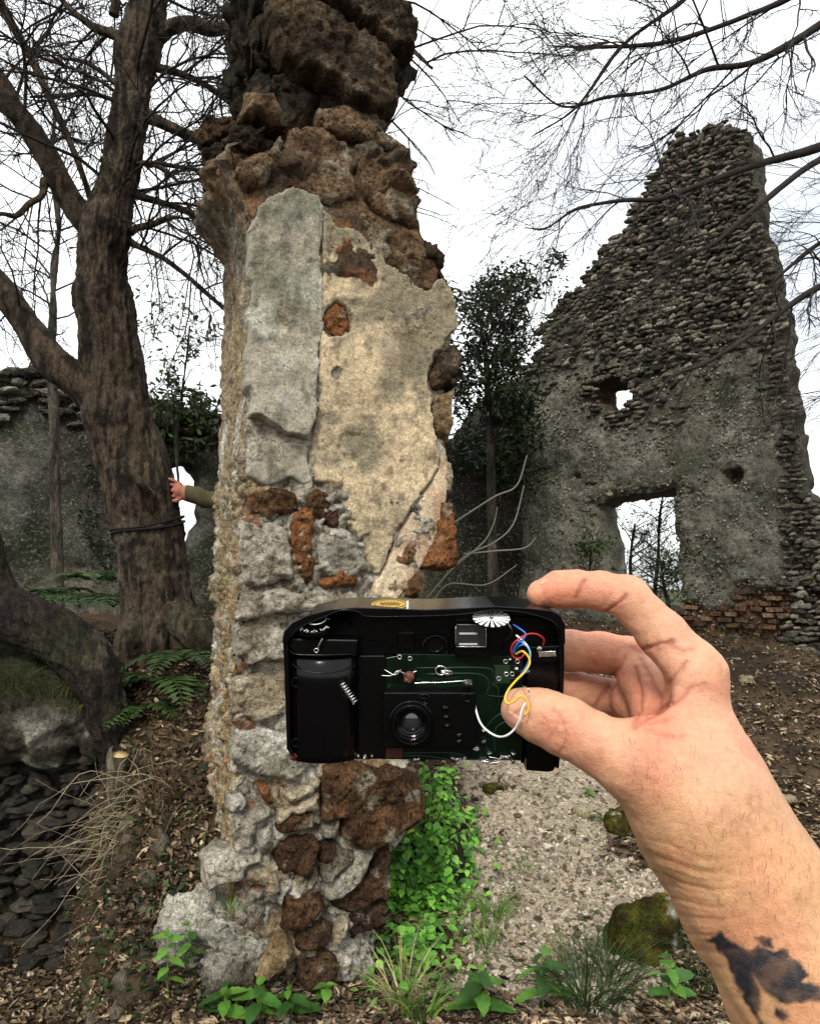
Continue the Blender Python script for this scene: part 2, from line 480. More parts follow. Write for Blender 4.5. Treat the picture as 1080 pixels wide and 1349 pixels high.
gc = mixc(gc, lin(48, 60, 28), .55 * sm(8.5, 11, gp[:, 1]))
nx, ny = len(gx), len(gy); gi = np.arange(nx * ny).reshape(nx, ny)
gq = np.stack([gi[:-1, :-1], gi[1:, :-1], gi[1:, 1:], gi[:-1, 1:]], -1).reshape(-1, 4)
m_ground = M('earth', rough=.97, var=((40, .28), (220, .35)), bump=((60, 1), (260, .7)), bstr=.9, bdist=.012, spec=.1)
ground = link('ground', mesh('ground', gp, gq, m_ground, gc), None, Matrix())
tag(ground, kind='structure')

# ------------------------------------------------------------------ the pillar
A22 = math.radians(22)
PL = Plane((-.59, 2.6), A22)
m_stone = M('tuff_and_mortar', rough=.95, var=((12, .25), (60, .38), (240, .28)), bump=((38, 1), (130, .8), (420, .4)), bstr=1.0, bdist=.024, spec=.12, pits=(48, .72, .9, .66))
m_tuff = M('brown_tuff', rough=.96, var=((16, .3), (90, .42), (300, .25)), bump=((50, 1), (180, .8)), bstr=1.0, bdist=.022, spec=.1, pits=(62, .75, 1.0, .63),
           hue=(13, tuple(lin(160, 148, 126)), .64, .74))
m_plast = M('old_plaster', rough=.93, var=((4, .12), (30, .16), (110, .26), (260, .2)), bump=((40, .5), (130, .8), (300, .6)), bstr=.9, bdist=.010, spec=.15, pits=(30, .55, .5, .70))
left_px = [(350, -260), (335, -120), (322, 0), (326, 60), (338, 120), (322, 165), (296, 195), (306, 225), (324, 260), (328, 310), (325, 400), (322, 550), (318, 650), (312, 780), (306, 900), (302, 1000), (304, 1100), (308, 1180), (300, 1340), (300, 1500)]
right_px = [(500, -260), (522, -100), (528, 0), (546, 55), (538, 95), (506, 150), (508, 180), (542, 205), (551, 265), (556, 305), (584, 345), (600, 385), (600, 430), (592, 480), (592, 600), (585, 650), (572, 740), (552, 790), (548, 900), (546, 1000), (540, 1100), (505, 1140), (500, 1220), (490, 1340), (490, 1500)]
Lz = np.array([PL.uv(*p) for p in left_px]); Rz = np.array([PL.uv(*p) for p in right_px])
zz = np.arange(-.35, 4.55, .0095)
ul = np.interp(zz, Lz[::-1, 1], Lz[::-1, 0]); ur = np.interp(zz, Rz[::-1, 1], Rz[::-1, 0])
def pyrow(z):      # photo row of a height on the pillar's front
    return np.interp(z, Lz[::-1, 1], np.array(left_px)[::-1, 1])
nf, ns, nb_ = 95, 70, 40
D_ = .74
per = []
for t in np.linspace(0, 1, nf, endpoint=False): per.append((t, 0, 0, 1))         # front: u frac, depth frac, normal(u,n)
for t in np.linspace(0, 1, ns, endpoint=False): per.append((1, t, 1, 0))
for t in np.linspace(0, 1, nb_, endpoint=False): per.append((1 - t, 1, 0, -1))
for t in np.linspace(0, 1, ns, endpoint=False): per.append((0, 1 - t, -1, 0))
per = np.array(per)
uf = per[None, :, 0]; df = per[None, :, 1]
W = (ur - ul)[:, None]
dep = D_ * (1 - .22 * sm(2.6, 3.4, zz))[:, None]
u = ul[:, None] + uf * W; n_ = -df * dep
# rounded corners
cr = .05
cu = np.minimum(u - ul[:, None], ur[:, None] - u); cd = np.minimum(-n_, dep + n_)
rnd = lambda a: np.clip(1 - a / cr, 0, 1) ** 2 * cr * .35
u = u + rnd(cd) * 0 + np.where(uf < .5, 1, -1) * rnd(np.maximum(cd, 0)) * (cu < 1e-6)
n_ = n_ - rnd(cu) * (df < 1e-6)
P = PL.O + u[..., None] * PL.U + n_[..., None] * PL.N + zz[:, None, None] * PL.V
nrm = per[None, :, 2:3] * PL.U + per[None, :, 3:4] * PL.N
row = np.broadcast_to(pyrow(zz)[:, None], u.shape)
P = P.reshape(-1, 3); nrm = np.broadcast_to(nrm, u.shape + (3,)).reshape(-1, 3); row = row.reshape(-1)
side = (np.broadcast_to(per[None, :, 2], u.shape).reshape(-1) < -.5)
upper = sm(300, 180, row)
low = sm(560, 660, row)
f1, f2, cid = worley(P * np.array([7, 7, 9]) + .3 * vfbm(P * 5, 2, 31), 3)
crack = sm(.0, .10, f2 - f1)
disp = .012 * fbm(P * 12, 5, 32) + .02 * fbm(P * 4, 3, 33)
disp += low * (.014 * (crack - 1) + .020 * (cid - .5) + .020 * fbm(P * 17, 4, 36) + .013 * (ridge(P * np.array([8, 8, 11]) + .6 * vfbm(P * 7, 2, 38), 4, 42) - .3) + .012 * fbm(P * 55, 3, 44))
b1, b2, bc = worley(P * np.array([3.0, 3.0, 3.6]) + .5 * vfbm(P * 2.5, 3, 35), 9)
disp += upper * sm(260, 150, row) * (.08 * (bc - .55) + .050 * (sm(0, .14, b2 - b1) - 1) + .05 * fbm(P * 5, 4, 34) + .022 * ridge(P * np.array([9, 9, 13]), 4, 37) + .012 * fbm(P * 40, 3, 46))
ledge = np.exp(-((row - 200) / 20) ** 2) * (.02 * side + .02) * (1 + 1.2 * fbm(P * 9, 4, 45)); disp += ledge
disp -= .055 * np.exp(-((row - 150) / 14) ** 2) * (.5 + .5 * fbm(P * 4, 2, 41))
vert = ridge(P * np.array([26, 26, 1.2]), 3, 39)
disp += side * (1 - upper) * (.016 * vert - .010)
P2 = P + nrm * disp[:, None] + .006 * vfbm(P * 40, 2, 40) + (vfbm(P * 6, 3, 43) * .025) * upper[:, None]
c_mort = lin(182, 175, 158); c_tan = lin(172, 154, 122); c_or = lin(142, 96, 62); c_br = lin(122, 98, 74); c_dk = lin(80, 68, 54); c_bk = lin(52, 46, 38); c_yel = lin(172, 146, 92); c_wh = lin(214, 209, 194)
c = mixc(np.tile(c_mort, (len(P), 1)), c_tan, sm(-.2, .5, fbm(P * 5, 4, 51)))
c = mixc(c, c_wh, sm(.05, .6, fbm(P * 8, 4, 52)) * low)
c = mixc(c, c_or, .85 * sm(.25, .55, fbm(P * 7, 4, 53)) * low * (cid > .35))
c = mixc(c, c_dk, .35 * (1 - crack) * low); c = mixc(c, lin(108, 98, 82), .7 * sm(.1, .5, fbm(P * 13, 5, 66)) * low)
cs = mixc(np.tile(c_tan, (len(P), 1)), c_wh, sm(-.1, .5, fbm(P * np.array([20, 20, 2.5]), 4, 54)))
cs = mixc(cs, c_yel, .5 * sm(.0, .4, fbm(P * np.array([22, 22, 2.2]), 3, 55)) * sm(600, 860, row))
cs = mixc(cs, c_or, .65 * sm(.2, .5, fbm(P * np.array([24, 24, 3]), 4, 56)) * sm(600, 860, row))
c = mixc(c, cs, side * 1.0)
tf = mixc(np.tile(c_br, (len(P), 1)), c_or * .9, sm(-.1, .5, fbm(P * 4, 4, 57)))
tf = mixc(tf, c_dk, sm(-.2, .45, fbm(P * 6, 4, 58)))
up_t = sm(420, 330, row)
c = mixc(c, tf, up_t * (1 - side * .35))
topc = mixc(np.tile(c_dk, (len(P), 1)), c_bk, sm(-.3, .3, fbm(P * 5, 4, 59) + .5 * side))
c = mixc(c, topc, sm(215, 120, row + 40 * fbm(P * 5, 3, 60)))
c = mixc(c, lin(128, 122, 104), .6 * sm(.15, .6, fbm(P * 6, 5, 61)) * sm(520, 330, row) * sm(60, 160, row))
K = len(per); nz_ = len(zz)
i = np.arange(nz_ - 1)[:, None] * K; j = np.arange(K)[None]; k = (j + 1) % K
pq = np.stack([i + j, i + k, i + K + k, i + K + j], -1).reshape(-1, 4)
top_c = len(P2); P2 = np.vstack([P2, P2[-K:].mean(0) + [0, 0, .12]]); c = np.vstack([c, c_dk])
jt = np.arange(K); ptop = np.stack([(nz_ - 1) * K + jt, (nz_ - 1) * K + (jt + 1) % K, 0 * jt + top_c], -1)
pillar = thing('ruined_pillar', PL.pt(.42, 0.0, -.35), 'tall crumbling tuff and plaster pillar standing behind the held black camera', 'pillar')
obj('masonry_core', P2, [pq, ptop], m_stone, pillar, c)

# plaster sheets
def plast_h(th, edge=.012, seed=0, wav=.008, extra=None):
    def h(Pw, u, v, s):
        r = th * (sm(0, edge, s) ** .6) + wav * fbm(Pw * 3.2, 3, seed) + .006 * fbm(Pw * 15, 5, seed + 1) + .002 * fbm(Pw * 80, 2, seed + 2)
        if extra is not None: r = r + extra(Pw, u, v, s)
        return r
    return h
gre = lin(162, 155, 136); tan_ = lin(186, 169, 138); pink = lin(186, 160, 130)
def colA(Pw, u, v, s):
    c = mixc(np.tile(gre, (len(Pw), 1)), lin(172, 169, 154), sm(-.2, .5, fbm(Pw * 7, 5, 71)))
    c = mixc(c, lin(112, 112, 90), .6 * sm(.2, .6, fbm(Pw * 4, 4, 72) + .5 * sm(2.5, 2.9, Pw[:, 2])))
    c = mixc(c, lin(96, 93, 82), .65 * sm(.12, .6, fbm(Pw * np.array([26, 26, 14]), 5, 75)))
    return mixc(c, lin(170, 166, 150), .7 * sm(.02, .0, s))
def colB(Pw, u, v, s):
    c = mixc(np.tile(tan_, (len(Pw), 1)), lin(198, 178, 144), sm(-.3, .4, fbm(Pw * 2.5, 4, 73)))
    c = mixc(c, lin(124, 117, 98), .8 * sm(.05, .55, fbm(Pw * 4.5, 5, 74) + .5 * sm(2.15, 2.4, Pw[:, 2])))
    c = mixc(c, lin(112, 106, 84), .6 * sm(.1, .5, fbm(Pw * np.array([9, 9, 2.5]), 4, 70)))
    c = mixc(c, lin(110, 101, 84), .6 * sm(.25, .7, fbm(Pw * np.array([32, 32, 20]), 5, 76)))
    return mixc(c, lin(186, 174, 148), .7 * sm(.014, .0, s))
def colC(Pw, u, v, s):
    return mixc(np.tile(pink, (len(Pw), 1)), lin(205, 186, 156), sm(-.3, .4, fbm(Pw * 9, 5, 77)))
RES = .0062
pA = [(326, 300), (352, 258), (384, 246), (424, 264), (426, 330), (426, 420), (418, 520), (404, 578), (384, 574), (368, 572), (345, 556), (326, 545)]
pB = [(423, 275), (440, 300), (470, 309), (500, 335), (530, 360), (560, 386), (580, 366), (598, 398), (601, 430), (588, 450), (568, 478), (559, 492), (562, 520), (570, 560), (578, 596), (574, 618), (560, 640), (540, 668), (520, 705), (506, 740), (497, 758), (488, 752), (484, 735), (475, 706), (452, 682), (446, 660), (430, 640), (416, 634), (404, 600), (411, 560), (417, 520), (423, 420)]
hole = [(427, 410), (440, 400), (455, 404), (463, 420), (460, 436), (446, 445), (432, 444), (425, 430)]
hole2 = [(436, 490), (442, 486), (447, 493), (442, 501), (435, 498)]
pC = [(580, 596), (590, 612), (589, 650), (576, 700), (562, 735), (542, 768), (522, 790), (492, 788), (490, 765), (497, 760), (508, 741), (522, 706), (542, 670), (562, 641), (575, 619)]
pD = [(326, 580), (360, 582), (400, 586), (414, 636), (398, 640), (380, 630), (352, 642), (322, 628)]
lip = lambda Pw, u, v, s: .038 * sm(.34, .0, np.maximum(v - PL.uv(365, 572)[1], 0)) * 1.0
def seg2(u, v, line):
    L_ = PL.poly(line); best = np.full(len(u), 9.0); p_ = np.stack([u, v], -1)
    for a, b in zip(L_[:-1], L_[1:]):
        ab = b - a; t = np.clip(((p_ - a) @ ab) / (ab @ ab), 0, 1); best = np.minimum(best, np.linalg.norm(p_ - a - t[:, None] * ab, axis=1))
    return best
crk = [[(541, 372), (548, 405), (552, 440), (562, 485)], [(436, 305), (432, 350), (437, 395)], [(446, 450), (442, 520), (450, 560), (446, 610)], [(500, 640), (512, 660), (520, 690)], [(540, 560), (556, 575), (572, 590)]]
def cracks(Pw, u, v, s):
    w = .006 * fbm(Pw * 25, 3, 95); r = 0
    for ln in crk: r = r - .009 * np.exp(-((seg2(u + w, v - w, ln)) / .006) ** 2)
    return r - .012 * sm(.35, .55, fbm(Pw * 6, 4, 96))
relief('plaster_sheet', [rough_poly(PL.poly(pA), .010, .018, 1, 16)], PL.fr, plast_h(.026, .005, 81, .014, lip), RES, .05, m_plast, pillar, colA, warp=.004, wfreq=14)
relief('plaster_sheet', [rough_poly(PL.poly(pB), .010, .015, 2, 16), rough_poly(PL.poly(hole), .008, .006, 3), rough_poly(PL.poly(hole2), .005, .003, 4)], PL.fr,
       plast_h(.026, .004, 84, .014, cracks), RES, .05, m_plast, pillar, colB, warp=.003, wfreq=14)
relief('plaster_undercoat', [rough_poly(PL.poly(pC), .012, .008, 5)], PL.fr, plast_h(.016, .004, 87), RES, .05, m_plast, pillar, colC, warp=.003, wfreq=14)
relief('plaster_undercoat', [rough_poly(PL.poly(pD), .012, .010, 6)], PL.fr, plast_h(.016, .008, 90, .012), RES, .05, m_plast, pillar, colA, warp=.004, wfreq=14)

# individual stones set in the pillar
SCOL = {'tuffm': (lin(126, 104, 80), lin(94, 74, 55)), 'brown': (lin(104, 76, 52), lin(76, 56, 40)), 'dark': (lin(84, 64, 47), lin(58, 45, 35)), 'orange': (lin(146, 98, 62), lin(112, 76, 50)), 'grey': (lin(190, 182, 164), lin(138, 128, 109)),
        'white': (lin(204, 199, 184), lin(164, 157, 140)), 'tan': (lin(166, 146, 110), lin(136, 114, 82)), 'pale': (lin(194, 180, 154), lin(158, 142, 116)), 'tuffd': (lin(92, 76, 58), lin(62, 52, 41))}
def stone(pts, kind, th, seed, pl=PL, parent=None, edge=.020, back=.10, res=.0068, amp=1.0):
    ca, cb = SCOL[kind]
    def h(Pw, u, v, s):
        return th * .8 * sm(0, edge, s) ** .45 + amp * (.011 * fbm(Pw * 8 + seed, 4, seed) + .007 * (ridge(Pw * 11 + seed, 3, seed + 5) - .3) + .009 * fbm(Pw * 45, 3, seed + 1))
    def cf(Pw, u, v, s):
        c = mixc(np.tile(ca, (len(Pw), 1)), cb, sm(-.3, .4, fbm(Pw * 11 + seed, 5, seed + 2)))
        return mixc(c, lin(160, 152, 132), (.55 if kind not in ('tuffd',) else .2) * sm(.35, .6, fbm(Pw * 13 + seed, 5, seed + 3)))
    mt = m_tuff if kind in ('brown', 'dark', 'orange', 'tuffd', 'tuffm') else m_stone
    return relief('stone', [rough_poly(pl.poly(pts), .008, .012, seed, 16)], pl.fr, h, res, back, mt, parent or pillar, cf, warp=.006, wfreq=34, seed=seed)
Z4 = lambda L: [(250 + .287 * x, 980 + .287 * y) for x, y in L]
base_stones = [
    ('brown', .085, [(612, 112), (660, 90), (740, 78), (900, 96), (1030, 110), (1058, 230), (1060, 300), (1040, 350), (900, 440), (800, 482), (740, 460), (690, 425), (690, 345), (606, 338)]),
    ('grey', .065, [(602, 362), (684, 344), (672, 424), (604, 430)]),
    ('dark', .06, [(600, 480), (640, 440), (700, 450), (742, 482), (735, 530), (690, 580), (640, 636), (594, 640), (582, 560)]),
    ('white', .07, [(745, 482), (850, 488), (820, 562), (760, 630), (690, 685), (625, 702), (612, 662), (700, 575)]),
    ('dark', .05, [(862, 492), (922, 448), (915, 600), (905, 700), (800, 750), (715, 772), (640, 725), (700, 692), (825, 572)]),
    ('pale', .045, [(410, 232), (500, 190), (602, 148), (592, 205), (480, 268)]),
    ('brown', .045, [(388, 388), (455, 322), (560, 310), (582, 346), (560, 380), (480, 412), (400, 420)]),
    ('pale', .04, [(385, 280), (480, 276), (592, 222), (594, 300), (460, 315), (390, 370)]),
    ('brown', .05, [(392, 432), (500, 425), (592, 440), (590, 490), (562, 600), (500, 606), (430, 600), (392, 572)]),
    ('pale', .075, [(242, 552), (330, 540), (400, 590), (412, 650), (360, 692), (250, 612)]),
    ('brown', .075, [(430, 690), (520, 680), (602, 672), (622, 735), (560, 800), (480, 850), (402, 832)]),
    ('white', .07, [(385, 690), (425, 665), (430, 690), (410, 760), (385, 730)]),
    ('tan', .11, [(402, 842), (450, 852), (474, 920), (400, 1020), (340, 1040), (270, 1032), (292, 980)]),
    ('dark', .06, [(484, 850), (600, 802), (662, 832), (630, 920), (500, 942)]),
    ('dark', .07, [(484, 980), (560, 950), (650, 935), (672, 1040), (640, 1130), (560, 1180), (488, 1150), (474, 1060)]),
    ('dark', .05, [(722, 775), (900, 718), (885, 800), (790, 862), (740, 892)]),
    ('pale', .05, [(640, 850), (690, 790), (720, 820), (700, 900), (650, 960), (632, 920)]),
    ('white', .05, [(170, 240), (215, 220), (262, 262), (230, 310), (180, 300)]),
    ('white', .06, [(212, 380), (260, 335), (330, 262), (372, 300), (330, 350), (270, 470), (225, 470)]),
    ('white', .06, [(306, 400), (370, 330), (382, 420), (330, 480), (300, 440)]),
    ('orange', .045, [(300, 160), (350, 180), (395, 250), (380, 290), (320, 230)]),
    ('grey', .085, [(70, 655), (52, 562), (140, 470), (240, 480), (328, 492), (330, 532), (240, 548), (232, 612), (150, 640), (100, 662)]),
]
for k, (kind, th, pts) in enumerate(base_stones):
    stone(Z4(pts), kind, th, 200 + k)
mid_stones = [
    ('brown', .03, [(330, 652), (352, 643), (392, 650), (396, 676), (360, 684), (330, 676)]),
    ('orange', .032, [(384, 676), (412, 664), (414, 720), (412, 764), (394, 768), (380, 720)]),
    ('brown', .03, [(404, 648), (428, 645), (444, 664), (452, 686), (440, 698), (414, 690), (402, 668)]),
    ('grey', .045, [(318, 684), (360, 690), (380, 700), (384, 762), (340, 776), (314, 772)]),
    ('white', .03, [(418, 700), (450, 694), (474, 712), (482, 748), (464, 760), (432, 762), (416, 750)]),
    ('orange', .035, [(420, 764), (450, 750), (470, 760), (468, 774), (424, 776)]),
    ('grey', .03, [(314, 784), (372, 774), (420, 784), (470, 780), (480, 796), (400, 806), (312, 818)]),
    ('grey', .045, [(312, 826), (350, 820), (380, 830), (376, 870), (330, 880), (308, 860)]),
    ('pale', .04, [(308, 890), (350, 884), (376, 900), (380, 940), (340, 952), (306, 940)]),
    ('white', .04, [(306, 958), (352, 958), (390, 970), (420, 1000), (388, 1030), (340, 1020), (306, 1000)]),
    ('tuffd', .06, [(562, 492), (578, 466), (594, 452), (602, 470), (599, 512), (566, 514)]),
    ('tan', .045, [(566, 516), (596, 516), (597, 560), (592, 584), (578, 576), (570, 550)]),
    ('pale', .04, [(586, 604), (594, 622), (596, 644), (588, 652), (580, 640)]),
    ('orange', .08, [(578, 664), (594, 662), (598, 690), (597, 748), (586, 752), (556, 748), (560, 735), (572, 704)]),
    ('brown', .05, [(532, 766), (548, 752), (552, 770), (548, 790), (526, 790)]),
    ('orange', .012, hole),
]
for k, (kind, th, pts) in enumerate(mid_stones):
    stone(pts, kind, th, 300 + k)
Z3 = lambda L: [(260 + .352 * x, .352 * y) for x, y in L]
top_stones = [      # big dark tuff blocks of the overhanging head
    ('tuffd', .10, [(250, 20), (420, 30), (560, 110), (740, 250), (730, 420), (690, 470), (560, 400), (430, 300), (380, 300), (300, 250), (255, 120)]),
    ('tuffd', .13, [(430, -60), (740, -60), (760, 60), (815, 150), (790, 230), (740, 240), (600, 150), (440, 30)]),
    ('tuffm', .07, [(180, 350), (290, 370), (330, 440), (320, 480), (220, 450), (160, 470)]),
    ('tuffm', .035, [(440, 400), (560, 400), (680, 470), (800, 560), (790, 590), (600, 530), (450, 470)]),
    ('tuffm', .022, [(330, 470), (470, 480), (580, 560), (590, 740), (480, 780), (400, 730), (320, 690)]),
    ('tuffm', .022, [(592, 550), (700, 560), (800, 600), (815, 700), (830, 860), (700, 820), (610, 740)]),
    ('tuffm', .018, [(600, 760), (700, 840), (830, 880), (905, 1000), (880, 1090), (760, 1030), (640, 950), (590, 880)]),
    ('tuffd', .08, [(845, 890), (890, 920), (935, 990), (900, 1005), (850, 960)]),
    ('tuffm', .05, [(150, 620), (260, 560), (310, 500), (320, 600), (250, 690), (190, 720), (150, 680)]),
]
for k, (kind, th, pts) in enumerate(top_stones):
    stone(Z3(pts), kind, th, 400 + k, edge=.03, back=.25, res=.0085, amp=1.5 if kind == 'tuffd' else 1.0)
# broken lumps on the left shoulder under the head
for k, (a, b, d, r_) in enumerate([(300, 212, 2.98, .085), (288, 240, 3.10, .075), (318, 190, 2.78, .07), (296, 185, 3.15, .10), (284, 262, 3.22, .05)]):
    v, f = rock(470 + k, 4, .4, (r_, r_, r_ * .8), 1.6, .5); v = v + at_d(a, b, d); v = v + vfbm(v * 30, 4, 480 + k) * .010
    obj('stone', v, f, m_tuff, pillar, mixc(np.tile(lin(86, 68, 50), (len(v), 1)), lin(52, 44, 35), sm(-.3, .3, fbm(v * 14, 4, 490 + k))))
# pale boulder at the foot, left
V, f = rock(5, 6, .38, (.20, .17, .20), 1.9)
bp = on_ground(268, 1290)
V = V + np.array([bp[0] + .01, bp[1] + .14, bp[2] + .04]); V = V + vfbm(V * 14, 5, 6) * .016
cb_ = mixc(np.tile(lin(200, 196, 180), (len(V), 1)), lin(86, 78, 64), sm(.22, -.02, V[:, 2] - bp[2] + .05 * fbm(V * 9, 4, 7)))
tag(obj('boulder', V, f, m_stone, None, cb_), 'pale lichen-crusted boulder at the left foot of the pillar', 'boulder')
# ------------------------------------------------------------------ ruined walls
m_wall = M('weathered_masonry', rough=.96, var=((3, .2), (26, .35), (110, .5)), bump=((18, 1), (70, .8), (200, .4)), bstr=1.0, bdist=.03, spec=.1,
           hue=(40, tuple(lin(140, 136, 122)), .55, .67))
m_rub = M('rubble_stone', rough=.96, var=((5, .3), (40, .4)), bump=((30, 1), (110, .6)), bstr=.9, bdist=.02, spec=.1, hue=(22, tuple(lin(128, 124, 112)), .60, .74))
def rock_variants(colors, mat, base, sq=(.5, .42, .34), amp=.28, boxy=.35, smooth=True):
    out = []
    for k, cc in enumerate(colors):
        v, f = rock(base + k, 1, amp, sq, 1.3, boxy); v = v + np.random.default_rng(base + k).normal(0, .035, v.shape)
        out.append((mesh('stone', v, f, mat, np.tile(cc, (len(v), 1)), smooth=smooth), v, f, cc))
    return out
wall_cols = [lin(84, 80, 70), lin(112, 108, 97), lin(70, 66, 58), lin(98, 91, 77), lin(78, 75, 68), lin(126, 121, 108), lin(60, 57, 50)]
WALLR = rock_variants(wall_cols, m_rub, 60, (.5, .42, .32), .36, .6, False)
def face_stones(pl, polys, mask, parent, rows, wid, sizes, variants, seed, nmax=300, proud=.01):
    """rubble courses: every stone a part, the smallest ones past the limit joined"""
    rg = np.random.default_rng(seed); P0 = np.asarray(polys[0]); lo, hi = P0.min(0), P0.max(0)
    pts = []
    for r, z in enumerate(np.arange(lo[1], hi[1], rows)):
        us = np.arange(lo[0], hi[0], wid) + (r % 2) * wid * .5
        pts.append(np.stack([us + rg.normal(0, wid * .16, len(us)), z + rg.normal(0, rows * .14, len(us))], -1))
    pts = np.concatenate(pts); sd, _ = poly_sd(pts, polys); p = mask(pts, sd)
    ok = (sd > -.01) & (rg.random(len(pts)) < p); pts = pts[ok]; p = p[ok]
    sc = rg.uniform(*sizes, len(pts)) * (.65 + .35 * p)
    order = np.argsort(-(sc + .3 * p)); joined = []
    for rank, k in enumerate(order):
        me, v, f, cc = variants[rg.integers(len(variants))]
        pos = pl.pt(pts[k, 0], pts[k, 1], rg.normal(proud, proud * .6))
        R = Matrix(((*pl.U,), (*(-pl.N),), (*pl.V,))).transposed().to_4x4()
        S = Matrix.Diagonal((wid * 1.02 * sc[k], wid * 1.0 * sc[k], rows * 1.32 * sc[k], 1))
        mw = Matrix.Translation(Vector(pos.tolist())) @ R @ Matrix.Rotation(rg.normal(-.12, .2), 4, 'Y') @ S @ Matrix.Diagonal((rg.uniform(.7, 1.4), 1, rg.uniform(.75, 1.2), 1)) @ Matrix.Rotation(math.pi * rg.integers(2), 4, 'X')
        if rank < nmax: link('stone', me, parent, mw)
        else:
            A = np.array(mw); joined.append((v @ A[:3, :3].T + A[:3, 3], [f], cc))
    if joined:
        V, fs = merge([(a, b) for a, b, _ in joined]); C = np.concatenate([np.tile(cc, (len(a), 1)) for a, _, cc in joined])
        o = obj('rubble_stones', V, fs, m_rub, parent, C); tag(o, kind='stuff')

# gable wall, right
GW = Plane((1.28, 8.23), math.atan2(-1.78, 2.12))
gable_px = [(676, 905), (676, 700), (676, 560), (684, 486), (712, 462), (713, 436), (728, 410), (745, 392), (765, 376), (780, 345), (800, 322), (818, 306), (826, 284), (846, 256), (852, 236), (872, 212), (884, 190), (900, 176), (920, 168), (945, 160), (968, 161), (976, 172), (990, 168), (993, 196), (985, 218), (995, 250), (997, 286), (1010, 318), (1018, 350), (1014, 376), (1030, 402), (1036, 430), (1031, 468), (1046, 520), (1042, 560), (1053, 600), (1054, 640), (1076, 662), (1082, 690), (1100, 720), (1118, 760), (1124, 905)]
win_px = [(783, 664), (835, 651), (889, 642), (890, 700), (893, 760), (895, 806), (850, 812), (806, 808), (803, 770), (796, 720), (790, 690)]
hol_px = [(786, 506), (802, 498), (818, 500), (829, 514), (827, 538), (812, 546), (797, 540), (788, 525)]
gp_out = rough_poly(GW.poly(gable_px), .05, .045, 11, 7)
gp_win = rough_poly(GW.poly(win_px), .05, .020, 12, 7); gp_hol = rough_poly(GW.poly(hol_px), .03, .018, 13, 9)
dents = [(966, 627, .085, .20), (760, 627, .05, .08), (912, 648, .03, .05), (786, 520, .12, .16), (1000, 800, .10, .05)]
dents = [(GW.uv(a, b), r, d) for a, b, r, d in dents]
def g_up(u, v):      # 1 where the plaster is gone and rubble shows
    px, _ = pix(GW.O + u[:, None] * GW.U + v[:, None] * GW.V)
    q = np.stack([u, v, 0 * u], -1)
    edge = sm(1020, 1050, px[:, 0]) + sm(.3, .05, 0 * u + .3)
    return np.clip(sm(590, 380, px[:, 1] + .55 * (px[:, 0] - 700) * (px[:, 0] < 800) * 0 + 90 * fbm(q * 1.3, 3, 14)) + sm(1015, 1045, px[:, 0] - .0 * px[:, 1]), 0, 1)
def g_brick(u, v):
    px, _ = pix(GW.O + u[:, None] * GW.U + v[:, None] * GW.V)
    q = np.stack([u, v, 0 * u], -1)
    return sm(.0, 1, sm(775, 800, px[:, 1] + 16 * fbm(q * 3.5, 4, 15) + .10 * (px[:, 0] - 980) * (px[:, 0] > 860)) * sm(880, 905, px[:, 0]))
def g_h(Pw, u, v, s):
    up = g_up(u, v); br = g_brick(u, v)
    f1, f2, cid = worley(Pw * np.array([10, 10, 15]), 5)
    h = .03 * fbm(Pw * 1.6, 4, 16) + .010 * fbm(Pw * 14, 4, 17) - up * .03 + up * (.035 * (1 - f1)) - .07 * br
    f1b, f2b, _ = worley(Pw * np.array([22, 22, 22]), 6); h = h + (1 - up) * .012 * (1 - f1b)
    for (du, dv), r, d in dents: h = h - d * np.exp(-(((u - du) / r) ** 2 + ((v - dv) / (r * .8)) ** 2) ** 2)
    return h - .06 * sm(.10, 0, s)
def g_c(Pw, u, v, s):
    c = mixc(np.tile(lin(122, 119, 106), (len(Pw), 1)), lin(98, 95, 83), sm(-.3, .4, fbm(Pw * 1.5, 5, 18)))
    c = mixc(c, lin(146, 145, 134), .6 * sm(.1, .5, fbm(Pw * 9, 4, 19)))
    c = mixc(c, lin(80, 82, 62), .6 * sm(.1, .6, fbm(Pw * 2.3, 4, 20)))
    c = mixc(c, lin(70, 66, 58), .85 * g_up(u, v))
    br = g_brick(u, v)
    c = mixc(c, mixc(np.tile(lin(104, 72, 52), (len(Pw), 1)), lin(70, 56, 44), sm(-.2, .4, fbm(Pw * 6, 4, 21))), br)
    for (du, dv), r, d in dents[:1] + dents[3:4]:
        c = mixc(c, lin(92, 66, 48), .9 * np.exp(-(((u - du) / r) ** 2 + ((v - dv) / r) ** 2) ** 2))
    return c
gable = thing('gable_wall', GW.pt(1.4, 1.0), 'tall ruined gable wall of grey rubble with a square window opening', 'wall')
relief('masonry', [gp_out, gp_win, gp_hol], GW.fr, g_h, .021, .48, m_wall, gable, g_c, rings=10, warp=.030, wfreq=5)
def g_mask(p, sd):
    up = g_up(p[:, 0], p[:, 1]); q = np.stack([p[:, 0], p[:, 1], 0 * p[:, 0]], -1)
    return np.clip(up * (.96 - .0 * sd) + .5 * sm(.25, .02, sd) * sm(1.9, 2.4, p[:, 1]), 0, 1) * (sd > .0)
face_stones(GW, [gp_out, gp_win, gp_hol], g_mask, gable, .048, .078, (.55, 1.65), WALLR, 21, 300, .006)
